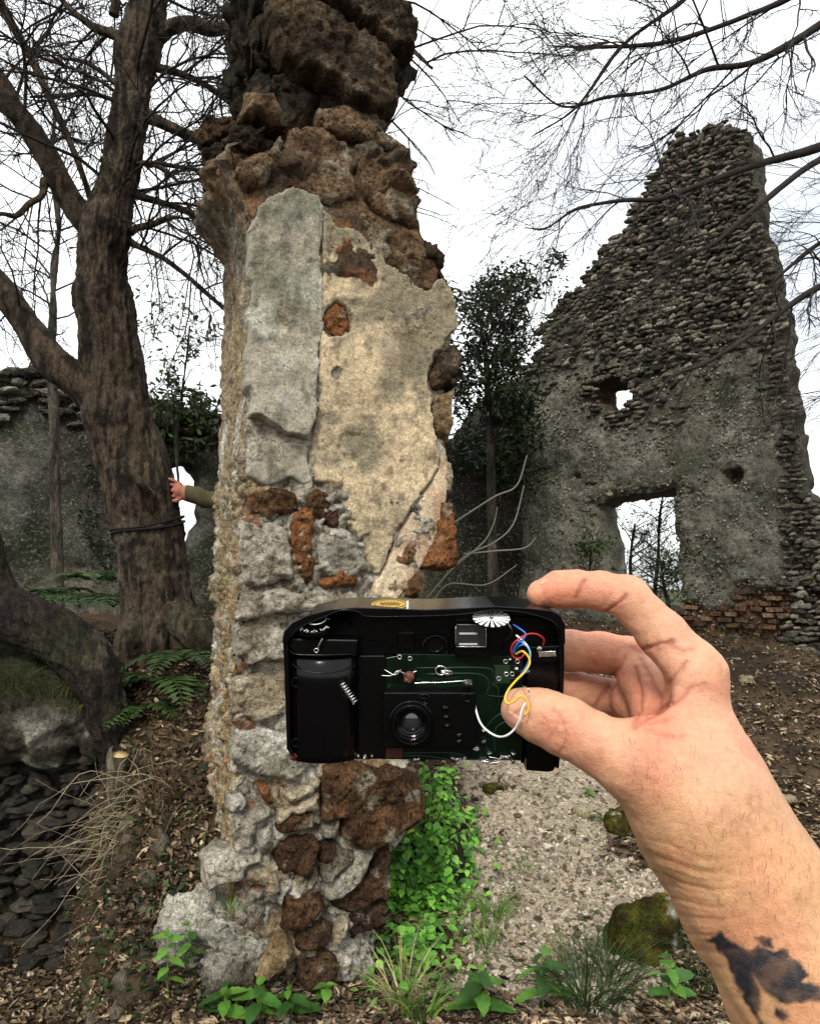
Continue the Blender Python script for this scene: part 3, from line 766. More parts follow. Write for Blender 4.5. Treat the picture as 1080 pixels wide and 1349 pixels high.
# coarse grit standing out of the weathered render
rgg = np.random.default_rng(29); gpt = rgg.uniform(gp_out.min(0), gp_out.max(0), (26000, 2)); gsd, _ = poly_sd(gpt, [gp_out, gp_win, gp_hol]); gpt = gpt[(gsd > .03) & (rgg.random(len(gpt)) < .6 * (1 - g_up(gpt[:, 0], gpt[:, 1])) + .1)][:6500]
gb = GW.O + gpt[:, :1] * GW.U + gpt[:, 1:] * GW.V; gb = gb + (g_h(gb, gpt[:, 0], gpt[:, 1], np.full(len(gpt), .3)) + .002)[:, None] * GW.N
gtv, gtf = rock(66, 0, .4, (1, .8, .8), 1.4, .3); V, fs = inst(gtv, gtf, rotm(rgg, len(gb), 1.2, (.005, .017)), gb)
gcol = np.array([lin(140, 136, 122), lin(156, 152, 138), lin(122, 119, 106), lin(98, 95, 84), lin(80, 77, 68)])[rgg.integers(5, size=len(gb))]
tag(obj('render_grit', V, fs, m_rub, gable, np.repeat(gcol, len(gtv), 0)), kind='stuff')
# flat bricks bared at the foot of the gable
BRK = []
for k, cc in enumerate([lin(102, 76, 58), lin(84, 65, 51), lin(114, 90, 70), lin(72, 58, 47)]):
    v = np.array([[x, y, z] for x in (-.5, .5) for y in (-.5, .5) for z in (-.5, .5)]) * (1 + .0) + np.random.default_rng(k).normal(0, .05, (8, 3))
    BRK.append(mesh('brick', v, np.array([[0, 1, 3, 2], [4, 6, 7, 5], [0, 4, 5, 1], [2, 3, 7, 6], [0, 2, 6, 4], [1, 5, 7, 3]]), m_rub, np.tile(cc, (8, 1)), smooth=False))
rg = np.random.default_rng(3)
for r in range(7):
    z = GW.uv(960, 824)[1] + r * .052
    for uu in np.arange(GW.uv(898, 800)[0], GW.uv(1075, 800)[0], .15):
        uu += (r % 2) * .075 + rg.normal(0, .012)
        if g_brick(np.array([uu]), np.array([z]))[0] < .55 or rg.random() < .25: continue
        R = Matrix(((*GW.U,), (*(-GW.N),), (*GW.V,))).transposed().to_4x4()
        mw = Matrix.Translation(Vector(GW.pt(uu, z, -.075 + rg.normal(0, .012)).tolist())) @ R @ Matrix.Rotation(rg.normal(0, .05), 4, 'Y') @ Matrix.Diagonal((.125 * rg.uniform(.7, 1.1), .12, .036, 1))
        link('brick', BRK[rg.integers(4)], gable, mw)

# long back wall behind the tree
BW = Plane((-3.75, 6.25), math.atan2(8.23 - 6.25, 1.28 + 3.75))
back_px = [(-70, 870), (-70, 505), (-20, 492), (12, 488), (28, 482), (36, 474), (54, 475), (62, 486), (100, 492), (130, 505), (175, 520), (205, 528), (240, 532), (285, 545), (330, 560), (420, 570), (520, 575), (570, 582), (600, 585), (625, 560), (648, 528), (670, 505), (690, 490), (712, 490), (712, 905), (300, 905)]
bw_out = rough_poly(BW.poly(back_px), .06, .04, 31, 6)
bwin = [(196, 612), (240, 607), (262, 613), (265, 690), (252, 700), (248, 752), (196, 765)]
niche = [(655, 600), (690, 598), (690, 640), (655, 640)]
bw_win = rough_poly(BW.poly(bwin), .05, .03, 32, 7)
def b_up(u, v):
    q = np.stack([u, v, 0 * u], -1); return sm(2.65, 2.95, v + .15 * fbm(q * 2, 3, 33))
def b_h(Pw, u, v, s):
    f1, f2, _ = worley(Pw * np.array([7, 7, 12]), 15); up = b_up(u, v)
    return .04 * fbm(Pw * 1.4, 4, 34) + .012 * fbm(Pw * 10, 4, 35) + up * (.05 * (1 - f1) - .04) - .05 * sm(.1, 0, s)
def b_c(Pw, u, v, s):
    c = mixc(np.tile(lin(98, 96, 88), (len(Pw), 1)), lin(70, 68, 61), sm(-.3, .4, fbm(Pw * np.array([2, 2, .8]), 5, 36)))
    c = mixc(c, lin(98, 92, 76), .6 * sm(1.75, 1.45, Pw[:, 2] + .2 * fbm(Pw * 2, 3, 37)))
    c = mixc(c, lin(48, 55, 36), .8 * sm(.0, .5, fbm(Pw * 1.8, 4, 38)))
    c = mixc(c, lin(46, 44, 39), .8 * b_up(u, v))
    return mixc(c, lin(34, 33, 29), .85 * sm(.0, .5, Pw[:, 0] + .3 * fbm(Pw * 2, 3, 39)))  # corner shade put into the colour, darkening towards the gable end
backw = thing('back_wall', BW.pt(2.6, 1.0), 'long low grey ruined wall running behind the big tree', 'wall')
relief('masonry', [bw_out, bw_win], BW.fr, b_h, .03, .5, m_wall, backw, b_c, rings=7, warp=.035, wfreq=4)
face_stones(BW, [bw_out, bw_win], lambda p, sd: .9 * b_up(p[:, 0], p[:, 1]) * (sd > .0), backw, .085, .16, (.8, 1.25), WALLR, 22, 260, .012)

# old foundation wall down in the pit, bottom left
FWp = Plane((-3.4, 3.42), math.radians(1.5))
m_found = M('dark_stone', rough=.85, var=((6, .3), (50, .35)), bump=((25, 1), (90, .6)), bstr=.9, bdist=.02, spec=.2)  # darker and slightly less rough than the other masonry
fw_px = [(-260, 1560), (-260, 985), (-40, 985), (60, 995), (130, 985), (172, 1000), (172, 1560)]
fw_out = FWp.poly(fw_px)
def f_h(Pw, u, v, s): return .02 * fbm(Pw * 3, 4, 44) + .008 * fbm(Pw * 20, 3, 45) - .03
found = thing('foundation_wall', FWp.pt(1.3, -.9), 'dark foundation wall of rough courses below the mossy ledge', 'wall')
relief('mortar_bed', [fw_out], FWp.fr, f_h, .03, .4, m_found, found, lambda Pw, u, v, s: np.tile(lin(40, 38, 33), (len(Pw), 1)), rings=1)
FR = rock_variants([lin(52, 48, 42), lin(40, 38, 33), lin(60, 55, 47), lin(46, 42, 36), lin(36, 34, 30), lin(50, 46, 36), lin(44, 42, 38)], m_found, 80, (.5, .4, .42), .42, .6, False)
face_stones(FWp, [fw_out], lambda p, sd: np.full(len(p), .93), found, .050, .115, (.7, 1.4), FR, 23, 300, .0)
# ledge of pale rock above it
def l_c(Pw, u, v, s):
    c = mixc(np.tile(lin(66, 62, 52), (len(Pw), 1)), lin(150, 147, 134), sm(.0, .5, fbm(Pw * 6, 5, 46)) * sm(.98, .80, Pw[:, 2]))
    return mixc(c, lin(52, 56, 34), .85 * sm(.84, .98, Pw[:, 2] + .08 * fbm(Pw * 5, 3, 47)))
lp = [(-260, 1020), (-260, 850), (-20, 846), (60, 852), (110, 875), (135, 910), (150, 950), (158, 990), (130, 1005), (100, 985), (70, 1010), (30, 1000), (-20, 1018)]
LEp = Plane((-3.4, 3.34), math.radians(1.5))
ledge_o = relief('rock_ledge', [rough_poly(LEp.poly(lp), .03, .03, 48, 6)], LEp.fr, lambda Pw, u, v, s: .10 * sm(0, .16, s) ** .5 + .05 * fbm(Pw * 4, 4, 49) + .02 * fbm(Pw * 18, 4, 50), .014, .5, m_stone, None, l_c, warp=.02, wfreq=8)
tag(ledge_o, 'pale grass-topped rock ledge under the arching tree trunk', 'rock ledge')
# ------------------------------------------------------------------ trees
m_bark = M('tree_bark', rough=.9, var=((12, .25), (55, .4), (170, .3)), bump=((34, 1), (90, 1), (240, .5)), bstr=1.0, bdist=.03, stretch=(1, 1, .35), spec=.2)
m_twig = M('twig_bark', col=tuple(lin(44, 39, 35)), rough=.85, var=((12, .25),), bump=(), spec=.2)
def px_path(L, n=60):
    """[(px, py, d, width in px)] -> smooth world path and radii"""
    L = np.array(L, float); P = np.array([at_d(a, b, d) for a, b, d, w in L]); R = L[:, 3] * L[:, 2] / F / 2
    t = np.linspace(0, len(L) - 1, n); k = np.arange(len(L))
    def cat(y):       # Catmull-Rom
        y = np.asarray(y, float); yp = np.concatenate([[2 * y[0] - y[1]], y, [2 * y[-1] - y[-2]]])
        i = np.clip(t.astype(int), 0, len(L) - 2); f = t - i; a, b, c_, d_ = yp[i], yp[i + 1], yp[i + 2], yp[i + 3]
        return .5 * (2 * b + (c_ - a) * f + (2 * a - 5 * b + 4 * c_ - d_) * f ** 2 + (3 * b - a - 3 * c_ + d_) * f ** 3)
    return np.stack([cat(P[:, j]) for j in range(3)], -1), np.maximum(cat(R), .002)
def bark_disp(amp, fq=1.0, seed=0, lumps=()):
    def d(Pw, s, th, rr):
        q = np.stack([np.cos(th) * rr * 26 * fq, np.sin(th) * rr * 26 * fq, s * 5 * fq], -1)
        q = q + .6 * vfbm(q * .4, 2, seed + 3)
        o = amp * (1.9 * ridge(q, 4, seed) - .7) + amp * 1.6 * fbm(Pw * 5, 3, seed + 1) + amp * .5 * fbm(Pw * 45, 2, seed + 2)
        for c_, r, h in lumps:
            dd = np.linalg.norm(Pw - np.asarray(c_), axis=-1); o = o + h * np.exp(-(dd / r) ** 2)
        return o
    return d
def bark_col(V, a=(88, 75, 61), b=(42, 35, 29), moss=0.0, seed=0):
    c = mixc(np.tile(lin(*a), (len(V), 1)), lin(*b), sm(-.15, .3, fbm(V * np.array([42, 42, 8]), 4, seed)))
    c = mixc(c, lin(112, 102, 88), .5 * sm(.2, .6, fbm(V * 8, 4, seed + 1)))
    return mixc(c, lin(64, 68, 40), moss * sm(.1, .5, fbm(V * 5, 4, seed + 2)))
rgt = np.random.default_rng(11)
class Twigs:
    def __init__(s): s.P, s.R, s.lv = [], [], []
    def grow(s, p, d, L, r, lv, droop=.0, kids=5, spread=.75, kmin=.35, wig=.16, bias=None):
        n = 7; pts = [np.array(p, float)]; d = np.array(d, float); d /= np.linalg.norm(d); dirs = []
        for k in range(n - 1):
            d = d + rgt.normal(0, wig, 3) + np.array([0, 0, -droop]) * .5
            if bias is not None: d = d + np.asarray(bias) * .08
            d /= np.linalg.norm(d); dirs.append(d.copy()); pts.append(pts[-1] + d * L / (n - 1))
        s.P.append(pts); s.R.append(np.linspace(r, max(r * .38, .0011), n)); s.lv.append(lv)
        if lv <= 0: return
        m = max(2, int(rgt.poisson(kids)))
        for _ in range(m):
            t = rgt.uniform(kmin * .6, 1.0) * (n - 1.001); i = int(t); f = t - i
            q = pts[i] * (1 - f) + pts[i + 1] * f; dd = dirs[min(i, n - 2)]
            a = rgt.normal(0, 1, 3); a -= dd * (a @ dd); a /= np.linalg.norm(a)
            nd = dd * math.cos(spread) + a * math.sin(spread) * rgt.uniform(.5, 1.15)
            s.grow(q, nd, L * (rgt.uniform(.35, .7) if lv > 1 else rgt.uniform(.16, .5)), max(r * .55 * rgt.uniform(.7, 1.1), .0014), lv - 1, droop, kids, min(spread * 1.25, 1.0), kmin, min(wig * 1.45, .34), bias if lv > 1 else None)
    def along(s, path, rad, n, L, lv, t0=.2, t1=1.0, **kw):
        T = np.gradient(path, axis=0)
        for _ in range(n):
            i = int(rgt.uniform(t0, t1) * (len(path) - 1)); dd = T[i] / np.linalg.norm(T[i])
            a = rgt.normal(0, 1, 3); a -= dd * (a @ dd); a /= np.linalg.norm(a)
            s.grow(path[i], dd * .55 + a * .85, L * rgt.uniform(.5, 1.1), min(rad[i] * .5, .011) * rgt.uniform(.5, 1), lv, **kw)
    def build(s, name, parent, mat=None):
        P = np.array(s.P); R = np.array(s.R); big = np.array(s.lv) > 0
        parts = []
        if big.any(): parts.append(tubes(P[big], R[big], 5))
        if (~big).any(): parts.append(tubes(P[~big], R[~big], 3))
        V, fs = merge(parts); o = obj(name, V, fs, mat or m_twig, parent); tag(o, kind='stuff'); return o

# --- the big leaning tree
TD = 4.05
trunk_px = [(222, 905, TD, 150), (218, 850, TD, 122), (211, 800, TD, 94), (204, 755, TD, 86), (197, 700, TD, 88), (183, 640, TD, 90), (166, 580, TD, 86), (152, 520, TD, 82), (146, 460, TD, 76), (138, 400, TD, 67), (135, 340, TD, 64), (142, 285, TD, 60), (156, 240, TD, 50), (163, 200, TD, 47), (170, 150, TD, 46), (179, 100, TD, 50), (186, 50, TD, 55), (194, 0, TD, 46), (200, -80, TD + .05, 42), (214, -200, TD + .1, 34), (222, -330, TD + .2, 24)]
tp, tr = px_path(trunk_px, 420)
tree = thing('leaning_tree', tp[0] + [0, 0, .1], 'large bare tree with furrowed bark leaning beside the pillar', 'tree')
lumps = [(at_d(118, 385, TD - .08), .10, .035), (at_d(190, 655, TD - .18), .08, .03), (at_d(135, 545, TD - .1), .10, .04), (at_d(205, 60, TD - .1), .10, .03), (at_d(130, 290, TD - .1), .12, .03)]
tw_d = bark_disp(.0085, 1.0, 61, lumps)
def root_d(Pw, s, th, rr):
    flare = np.exp(-s / .20); a = np.cos(3 * th + .6) * .5 + np.cos(5 * th + 2.0) * .3
    return tw_d(Pw, s, th, rr) + flare * (.045 * a)
V, fs = tube(tp, tr, 120, root_d)
obj('trunk', V, fs, m_bark, tree, bark_col(V, seed=62, moss=.25))
roots = [[(225, 812, TD - .1, 50), (250, 828, TD - .18, 46), (268, 845, TD - .2, 40), (285, 880, TD - .15, 30)], [(185, 815, TD - .12, 46), (172, 842, TD - .2, 40), (166, 880, TD - .22, 30)], [(205, 815, TD - .16, 34), (206, 850, TD - .26, 28), (202, 890, TD - .26, 20)]]
for k, r_ in enumerate(roots):
    p, r = px_path(r_, 50); V, fs = tube(p, r, 40, bark_disp(.007, 1.2, 70 + k)); obj('root', V, fs, m_bark, tree, bark_col(V, seed=71 + k, moss=.4))
limbs = [
    [(140, 310, TD, 44), (112, 288, TD, 36), (85, 250, TD - .03, 32), (62, 205, TD - .05, 30), (40, 170, TD - .05, 28), (22, 146, TD - .05, 24), (0, 110, TD - .05, 24), (-40, 50, TD, 20), (-70, -30, TD, 12), (-110, -140, TD, 7), (-140, -260, TD, 3)],
    [(36, 168, TD - .05, 18), (15, 150, TD - .1, 16), (-10, 130, TD - .15, 14), (-60, 100, TD - .2, 10), (-130, 70, TD - .2, 6), (-200, 20, TD - .2, 2.5)],
    [(160, 560, TD, 56), (130, 528, TD - .04, 50), (100, 500, TD - .08, 46), (70, 478, TD - .1, 44), (45, 442, TD - .1, 36), (22, 408, TD - .1, 34), (-2, 375, TD - .1, 32), (-50, 320, TD - .1, 26), (-110, 240, TD - .1, 18), (-170, 150, TD - .1, 11), (-220, 40, TD - .1, 6), (-250, -60, TD - .1, 2.5)],
    [(128, 276, TD, 14), (120, 262, TD - .02, 8), (100, 205, TD - .05, 8.5), (72, 142, TD - .08, 9), (42, 78, TD - .08, 10), (15, 30, TD - .1, 12), (-12, -20, TD - .1, 12), (-40, -90, TD - .1, 9), (-60, -180, TD - .1, 3)],
    [(180, 150, TD, 22), (200, 156, TD + .02, 16), (230, 170, TD + .05, 13), (262, 184, TD + .1, 13), (300, 198, TD + .15, 15), (350, 212, TD + .25, 12), (420, 200, TD + .4, 10), (500, 150, TD + .5, 8)],
    [(165, 250, TD, 16), (182, 258, TD + .02, 11), (210, 266, TD + .05, 9), (245, 278, TD + .08, 9), (282, 302, TD + .1, 8), (330, 330, TD + .2, 6)],
    [(165, 315, TD, 14), (182, 324, TD, 8), (212, 338, TD, 7), (240, 358, TD, 6), (270, 384, TD, 6), (305, 415, TD, 5)],
    [(190, 50, TD, 36), (208, 46, TD, 28), (225, 36, TD, 20), (250, 32, TD + .05, 18), (285, 38, TD + .1, 17), (340, 30, TD + .3, 14), (430, 20, TD + .5, 12), (520, 50, TD + .6, 9), (570, 90, TD + .6, 6)],
    [(190, 80, TD, 16), (205, 88, TD, 12), (228, 94, TD, 10), (255, 104, TD, 9), (280, 118, TD + .05, 8), (320, 150, TD + .2, 6)],
    [(172, 218, TD, 12), (188, 215, TD, 9), (206, 218, TD, 8), (222, 228, TD, 6), (238, 242, TD, 3)],
    [(172, 305, TD, 12), (182, 300, TD - .02, 9), (200, 296, TD - .05, 8), (222, 288, TD - .05, 7), (238, 286, TD - .05, 4)],
    [(165, 52, TD, 18), (148, 44, TD, 13), (128, 38, TD, 11), (108, 24, TD, 9), (84, 2, TD, 8), (60, -40, TD, 6)],
    [(160, 112, TD, 10), (148, 106, TD, 8), (136, 96, TD, 6), (112, 82, TD, 5), (80, 76, TD, 4)],
    [(160, 135, TD, 10), (146, 130, TD, 6), (120, 124, TD, 5), (85, 126, TD, 5), (40, 128, TD, 3)],
    [(198, 652, TD - .16, 16), (188, 640, TD - .24, 13), (178, 626, TD - .28, 11), (168, 616, TD - .30, 12), (161, 604, TD - .31, 9)],
    [(150, 20, TD, 14), (152, 0, TD, 12), (140, -30, TD, 10), (120, -80, TD, 8), (100, -160, TD, 3)],
    [(60, 238, TD - .05, 14), (55, 258, TD - .1, 9), (40, 268, TD - .12, 8), (22, 284, TD - .15, 7), (0, 282, TD - .2, 6), (-30, 290, TD - .2, 5)],
]
tw = Twigs()
for k, L in enumerate(limbs):
    p, r = px_path(L, 90); V, fs = tube(p, r, 28 if L[0][3] > 20 else 12, bark_disp(.004 if L[0][3] > 20 else .0018, 1.6, 80 + k))
    obj('limb', V, fs, m_bark, tree, bark_col(V, seed=90 + k))
    if k == 14: continue
    tw.along(p, r, 9 if k not in (2,) else 8, .85, 2, .22, 1, droop=.06, kids=6, spread=.8)
for k in range(26):       # smaller boughs off the upper trunk
    i = rgt.integers(230, 415); a = rgt.normal(0, 1, 3); a[2] = abs(a[2]) * .5 + .1; a /= np.linalg.norm(a)
    tw.grow(tp[i], a, rgt.uniform(.7, 1.4), .011, 3, .05, 4.5, .7)
for k, (x0, y0, x1, y1) in enumerate([(510, 20, 600, 60), (515, 60, 660, 150), (510, 110, 620, 200), (505, 150, 600, 230), (525, 0, 680, 40)]):
    s_ = at_d(x0, y0, TD + .6); e_ = at_d(x1, y1, TD + .6 + rgt.uniform(-.2, .3)) - s_
    tw.grow(s_, e_, np.linalg.norm(e_) * .8, .008, 2, .03, 5.5, .6, wig=.1)
for k in range(3):
    s_ = at_d(rgt.uniform(535, 550), rgt.uniform(240, 290), TD + .6)
    tw.grow(s_, [.5, .1, -.1], .35, .004, 1, .05, 5, .6)
tw.build('twigs', tree)
# cord tied round the trunk
i = np.argmin(np.abs(pix(tp)[0][:, 1] - 697)); T_ = tp[i + 1] - tp[i]; T_ /= np.linalg.norm(T_)
A_ = np.cross(T_, [0, 1, 0]); A_ /= np.linalg.norm(A_); B_ = np.cross(T_, A_)
parts = []
for j, (dz, rr_) in enumerate([(0, 1.045), (.022, 1.05)]):
    th = np.linspace(0, 2 * math.pi, 60); parts.append(tube(tp[i] + T_ * dz + (A_ * np.cos(th)[:, None] + B_ * np.sin(th)[:, None]) * tr[i] * rr_ + T_ * (.012 * np.sin(th * 2 + j))[:, None], .0065, 8))
V, fs = merge(parts)
m_cord = M('dark_cord', col=tuple(lin(30, 22, 24)), rough=.8, var=((80, .3),), bump=((300, 1),), bdist=.002)
tag(obj('cord', V, fs, m_cord), 'dark cord wound twice around the leaning tree trunk', 'cord')

# --- trunk arching out of the pit edge
AD = 3.28
at2 = thing('arching_tree', at_d(155, 1020, AD), 'dark gnarled trunk arching over the rock ledge', 'tree')
p, r = px_path([(-170, 760, AD, 80), (-90, 785, AD, 78), (-30, 800, AD, 74), (35, 820, AD, 72), (82, 842, AD, 70), (116, 876, AD, 66), (136, 920, AD, 58), (148, 968, AD + .02, 46), (154, 1010, AD + .05, 36), (156, 1050, AD + .1, 24)], 260)
V, fs = tube(p, r, 90, bark_disp(.0075, 1.25, 101)); obj('trunk', V, fs, m_bark, at2, bark_col(V, (56, 49, 41), (34, 29, 25), .3, 102))
p, r = px_path([(30, 822, AD, 54), (4, 790, AD + .02, 46), (-8, 755, AD + .05, 40), (-22, 700, AD + .05, 40), (-60, 560, AD + .1, 36), (-90, 380, AD + .1, 28), (-130, 220, AD + .1, 18), (-150, 60, AD + .15, 9), (-160, -60, AD + .2, 3)], 160)
V, fs = tube(p, r, 48, bark_disp(.006, 1.25, 104)); obj('limb', V, fs, m_bark, at2, bark_col(V, (56, 49, 41), (34, 29, 25), .2, 105))
tw = Twigs(); tw.along(p, r, 14, .6, 2, .6, 1, droop=.03); tw.build('twigs', at2)

# --- slender pale sapling in front of the back wall
SDp = 5.4
sap = thing('slender_tree', at_d(76, 790, SDp), 'slender pale-barked young tree against the back wall', 'tree')
p, r = px_path([(76, 800, SDp, 17), (76, 740, SDp, 15), (73, 640, SDp, 14), (72, 560, SDp, 13), (68, 480, SDp, 11), (70, 420, SDp, 10), (72, 350, SDp, 8), (78, 300, SDp, 6), (70, 230, SDp, 5), (72, 150, SDp, 3)], 140)
V, fs = tube(p, r, 20, bark_disp(.003, 1.5, 111)); obj('trunk', V, fs, m_bark, sap, bark_col(V, (104, 98, 86), (70, 65, 56), .2, 112))
tw = Twigs(); tw.along(p, r, 26, .9, 2, .55, 1, droop=.0, kids=5, spread=.6, bias=(0, 0, .6))
p, r = px_path([(76, 345, SDp, 5), (92, 325, SDp, 4.5), (105, 312, SDp, 3), (112, 300, SDp, 2)], 20); tw.along(p, r, 6, .4, 1, .1, 1)
tw.build('twigs', sap)
# cut stump standing in the bank
CD = 3.12
st = thing('cut_stump', at_d(155, 1100, CD), 'thin pale sawn-off stump on the bank below the arching trunk', 'stump')
p, r = px_path([(150, 1150, CD, 26), (151, 1090, CD, 24), (154, 1040, CD, 25), (156, 1000, CD, 26), (157, 994, CD, 26)], 80)
V, fs = tube(p, r, 36, bark_disp(.003, 2, 121), caps=False); obj('bark', V, fs, m_bark, st, bark_col(V, (122, 114, 96), (84, 78, 64), .2, 122))
V, fs = tube(p[-3:] + [0, 0, .002], r[-3:] * .95, 30); obj('cut_face', V, fs, M('cut_wood', col=tuple(lin(196, 170, 120)), var=((60, .2),), bump=()), st)

# --- branches reaching in from the tree right of the frame
RD = 4.6
rt = thing('overhanging_tree', (4.6, 4.6, float(ground_z(4.6, 4.6))), 'bare branches reaching over the gable wall from a tree outside', 'tree')
p = np.array([[4.6, 4.6, .3], [4.55, 4.6, 1.4], [4.6, 4.55, 2.6], [4.5, 4.6, 3.8], [4.3, 4.7, 5.0], [4.2, 4.7, 6.2]]); V, fs = tube(resample(p, .08, False), np.linspace(.24, .12, len(resample(p, .08, False))), 40, bark_disp(.008, 1, 131)); obj('trunk', V, fs, m_bark, rt, bark_col(V, seed=132))
rl = [
    [(1420, 60, RD + .2, 34), (1250, 140, RD + .1, 24), (1120, 180, RD, 16), (1060, 200, RD, 12), (1000, 216, RD, 9.5), (930, 240, RD - .05, 8), (870, 262, RD - .1, 6.5), (820, 264, RD - .15, 5), (760, 275, RD - .2, 4), (720, 300, RD - .2, 3), (690, 300, RD - .2, 2)],
    [(1400, -150, RD + .4, 30), (1220, -50, RD + .3, 18), (1100, 20, RD + .2, 11), (1040, 58, RD + .2, 10), (985, 84, RD + .2, 8), (930, 92, RD + .2, 7), (870, 118, RD + .15, 5), (800, 128, RD + .1, 4), (740, 140, RD, 3), (690, 100, RD, 2)],
    [(1400, 200, RD + .1, 26), (1200, 320, RD - .2, 15), (1090, 372, RD - .3, 10), (1040, 402, RD - .3, 8), (990, 440, RD - .35, 6), (930, 478, RD - .4, 5), (880, 500, RD - .4, 4), (845, 560, RD - .4, 2.5)],
    [(1350, -250, RD + .5, 24), (1150, -90, RD + .4, 14), (1050, -10, RD + .4, 9), (980, 22, RD + .4, 7), (900, 50, RD + .4, 6), (840, 60, RD + .3, 5), (760, 62, RD + .3, 3.5), (720, 60, RD + .3, 2)],
    [(1200, 160, RD + .1, 14), (1080, 210, RD - .1, 9), (1000, 270, RD - .2, 7), (940, 320, RD - .3, 6), (880, 350, RD - .3, 4.5), (820, 420, RD - .35, 3), (800, 470, RD - .35, 2)],
    [(1350, -350, RD, 22), (1100, -180, RD, 12), (980, -70, RD - .1, 8), (900, 0, RD - .1, 6), (820, 60, RD - .2, 5), (760, 140, RD - .2, 3.5), (700, 180, RD - .2, 2.5)],
    [(1300, 250, RD + .6, 14), (1150, 290, RD + .6, 8), (1080, 320, RD + .6, 6), (1020, 370, RD + .6, 4), (980, 420, RD + .6, 3)],
]
tw = Twigs()
for k, L in enumerate(rl):
    p, r = px_path(L, 110); V, fs = tube(p, r, 10, bark_disp(.0012, 2, 140 + k)); obj('limb', V, fs, m_twig, rt)
    tw.along(p, r, 8 if k in (2, 4, 6) else 19, .6 if k in (2, 4, 6) else .9, 2 if k not in (2, 4) else 1, .28, 1, droop=.05, kids=6.5, spread=.5, wig=.13, bias=(-.5, 0, -.3))
for k in range(26):      # long whips hanging in at the right edge
    s_ = at_d(rgt.uniform(1090, 1200), rgt.uniform(120, 560), RD + rgt.uniform(-.3, 1.2)); tw.grow(s_, [-1, rgt.normal(0, .3), rgt.uniform(-.5, .1)], rgt.uniform(.4, .8), .004, 2, .03, 6, .5, wig=.1)
tw.build('twigs', rt)

# --- leafy trees
def leaf_mesh(L=1.0, w=.45, fold=.12, n=3, bend=.1):
    xs = np.linspace(0, 1, n + 1); wd = w * np.sin(np.pi * np.clip(xs * .92 + .04, 0, 1)) ** .8 * (1 - .35 * xs); wd[0] *= .3; wd[-1] = 0.02
    V = []
    for x, ww in zip(xs, wd):
        zc = -bend * x * x
        V += [[x * L, -ww / 2, zc + fold * ww], [x * L, 0, zc], [x * L, ww / 2, zc + fold * ww]]
    fs = []
    for k in range(n):
        a = 3 * k; fs += [[a, a + 3, a + 4, a + 1], [a + 1, a + 4, a + 5, a + 2]]
    return np.array(V), np.array(fs)
def leaf_mat(name, col, rough=.45, spec=.4, tr=.25):
    m = M(name, col=None, rough=rough, var=((9, .35), (90, .15)), bump=((160, 1),), bstr=.25, bdist=.003, spec=spec)
    nt = m.node_tree; bs = nt.nodes['Principled BSDF']; out = [n for n in nt.nodes if n.type == 'OUTPUT_MATERIAL'][0]
    t = nt.nodes.new('ShaderNodeBsdfTranslucent'); mx = nt.nodes.new('ShaderNodeMixShader'); mx.inputs[0].default_value = tr
    src = bs.inputs['Base Color'].links[0].from_socket
    nt.links.new(src, t.inputs['Color']); nt.links.new(bs.outputs[0], mx.inputs[1]); nt.links.new(t.outputs[0], mx.inputs[2]); nt.links.new(mx.outputs[0], out.inputs['Surface'])
    return m
m_leaf = leaf_mat('green_leaf', None)
LV, LF = leaf_mesh(1, .45, .15, 3, .15)
def leaves_at(pts, size, colors, rng, tilt=.9):
    n = len(pts); Ms = rotm(rng, n, tilt, size); V, fs = inst(LV, LF, Ms, pts)
    c = np.array(colors)[rng.integers(len(colors), size=n)] * rng.uniform(.7, 1.3, n)[:, None]
    return V, fs, np.repeat(c, len(LV), 0)
def leafy(name, label, cat, d, trunk, n_br, L, leafn, size, colors, seed, lv=2, group=None, cloud=None):
    rng = np.random.default_rng(seed); p, r = px_path([(a, b, d, w) for a, b, w in trunk], 60)
    t = thing(name, p[0], label, cat, group); V, fs = tube(p, r, 12, bark_disp(.003, 2, seed)); obj('trunk', V, fs, m_bark, t, bark_col(V, (58, 54, 46), (38, 35, 30), .3, seed))
    tw = Twigs(); tw.along(p, r, n_br, L, lv, .30, 1, droop=.02, kids=4, spread=.75, bias=(0, 0, .3))
    tw.build('branches', t)
    ends = np.array([q[k] for q, l in zip(tw.P, tw.lv) if l <= 1 for k in (3, 4, 5, 6)])
    pts = ends[rng.integers(len(ends), size=leafn)] + rng.normal(0, .035, (leafn, 3)) * size[1] / .07
    V, fs, c = leaves_at(pts, size, colors, rng); tag(obj('crown', V, fs, m_leaf, t, c), kind='stuff'); return t
GD = [lin(44, 58, 32), lin(34, 46, 26), lin(58, 72, 38), lin(28, 36, 22)]
leafy('evergreen_tree', 'small dark evergreen tree growing between pillar and gable wall', 'tree', 7.0,
      [(650, 800, 16), (648, 700, 13), (646, 600, 11), (644, 540, 9), (640, 480, 7), (634, 430, 5), (630, 405, 3)], 40, .74, 7800, (.04, .08), GD, 151)
leafy('leafy_sapling', 'thin light-green sapling growing over the back wall', 'tree', 5.9,
      [(236, 640, 4), (232, 580, 4), (240, 520, 3.5), (246, 470, 3), (250, 430, 2)], 22, .38, 620, (.035, .065), [lin(84, 104, 50), lin(66, 86, 40), lin(52, 70, 36)], 152)
leafy('window_shrub', 'sparse leafy shrub seen through the gable window', 'shrub', 9.0,
      [(862, 860, 7), (860, 800, 6), (866, 740, 5), (868, 690, 4), (872, 655, 3)], 26, .55, 900, (.03, .06), [lin(60, 78, 38), lin(48, 62, 32), lin(74, 90, 44)], 153)
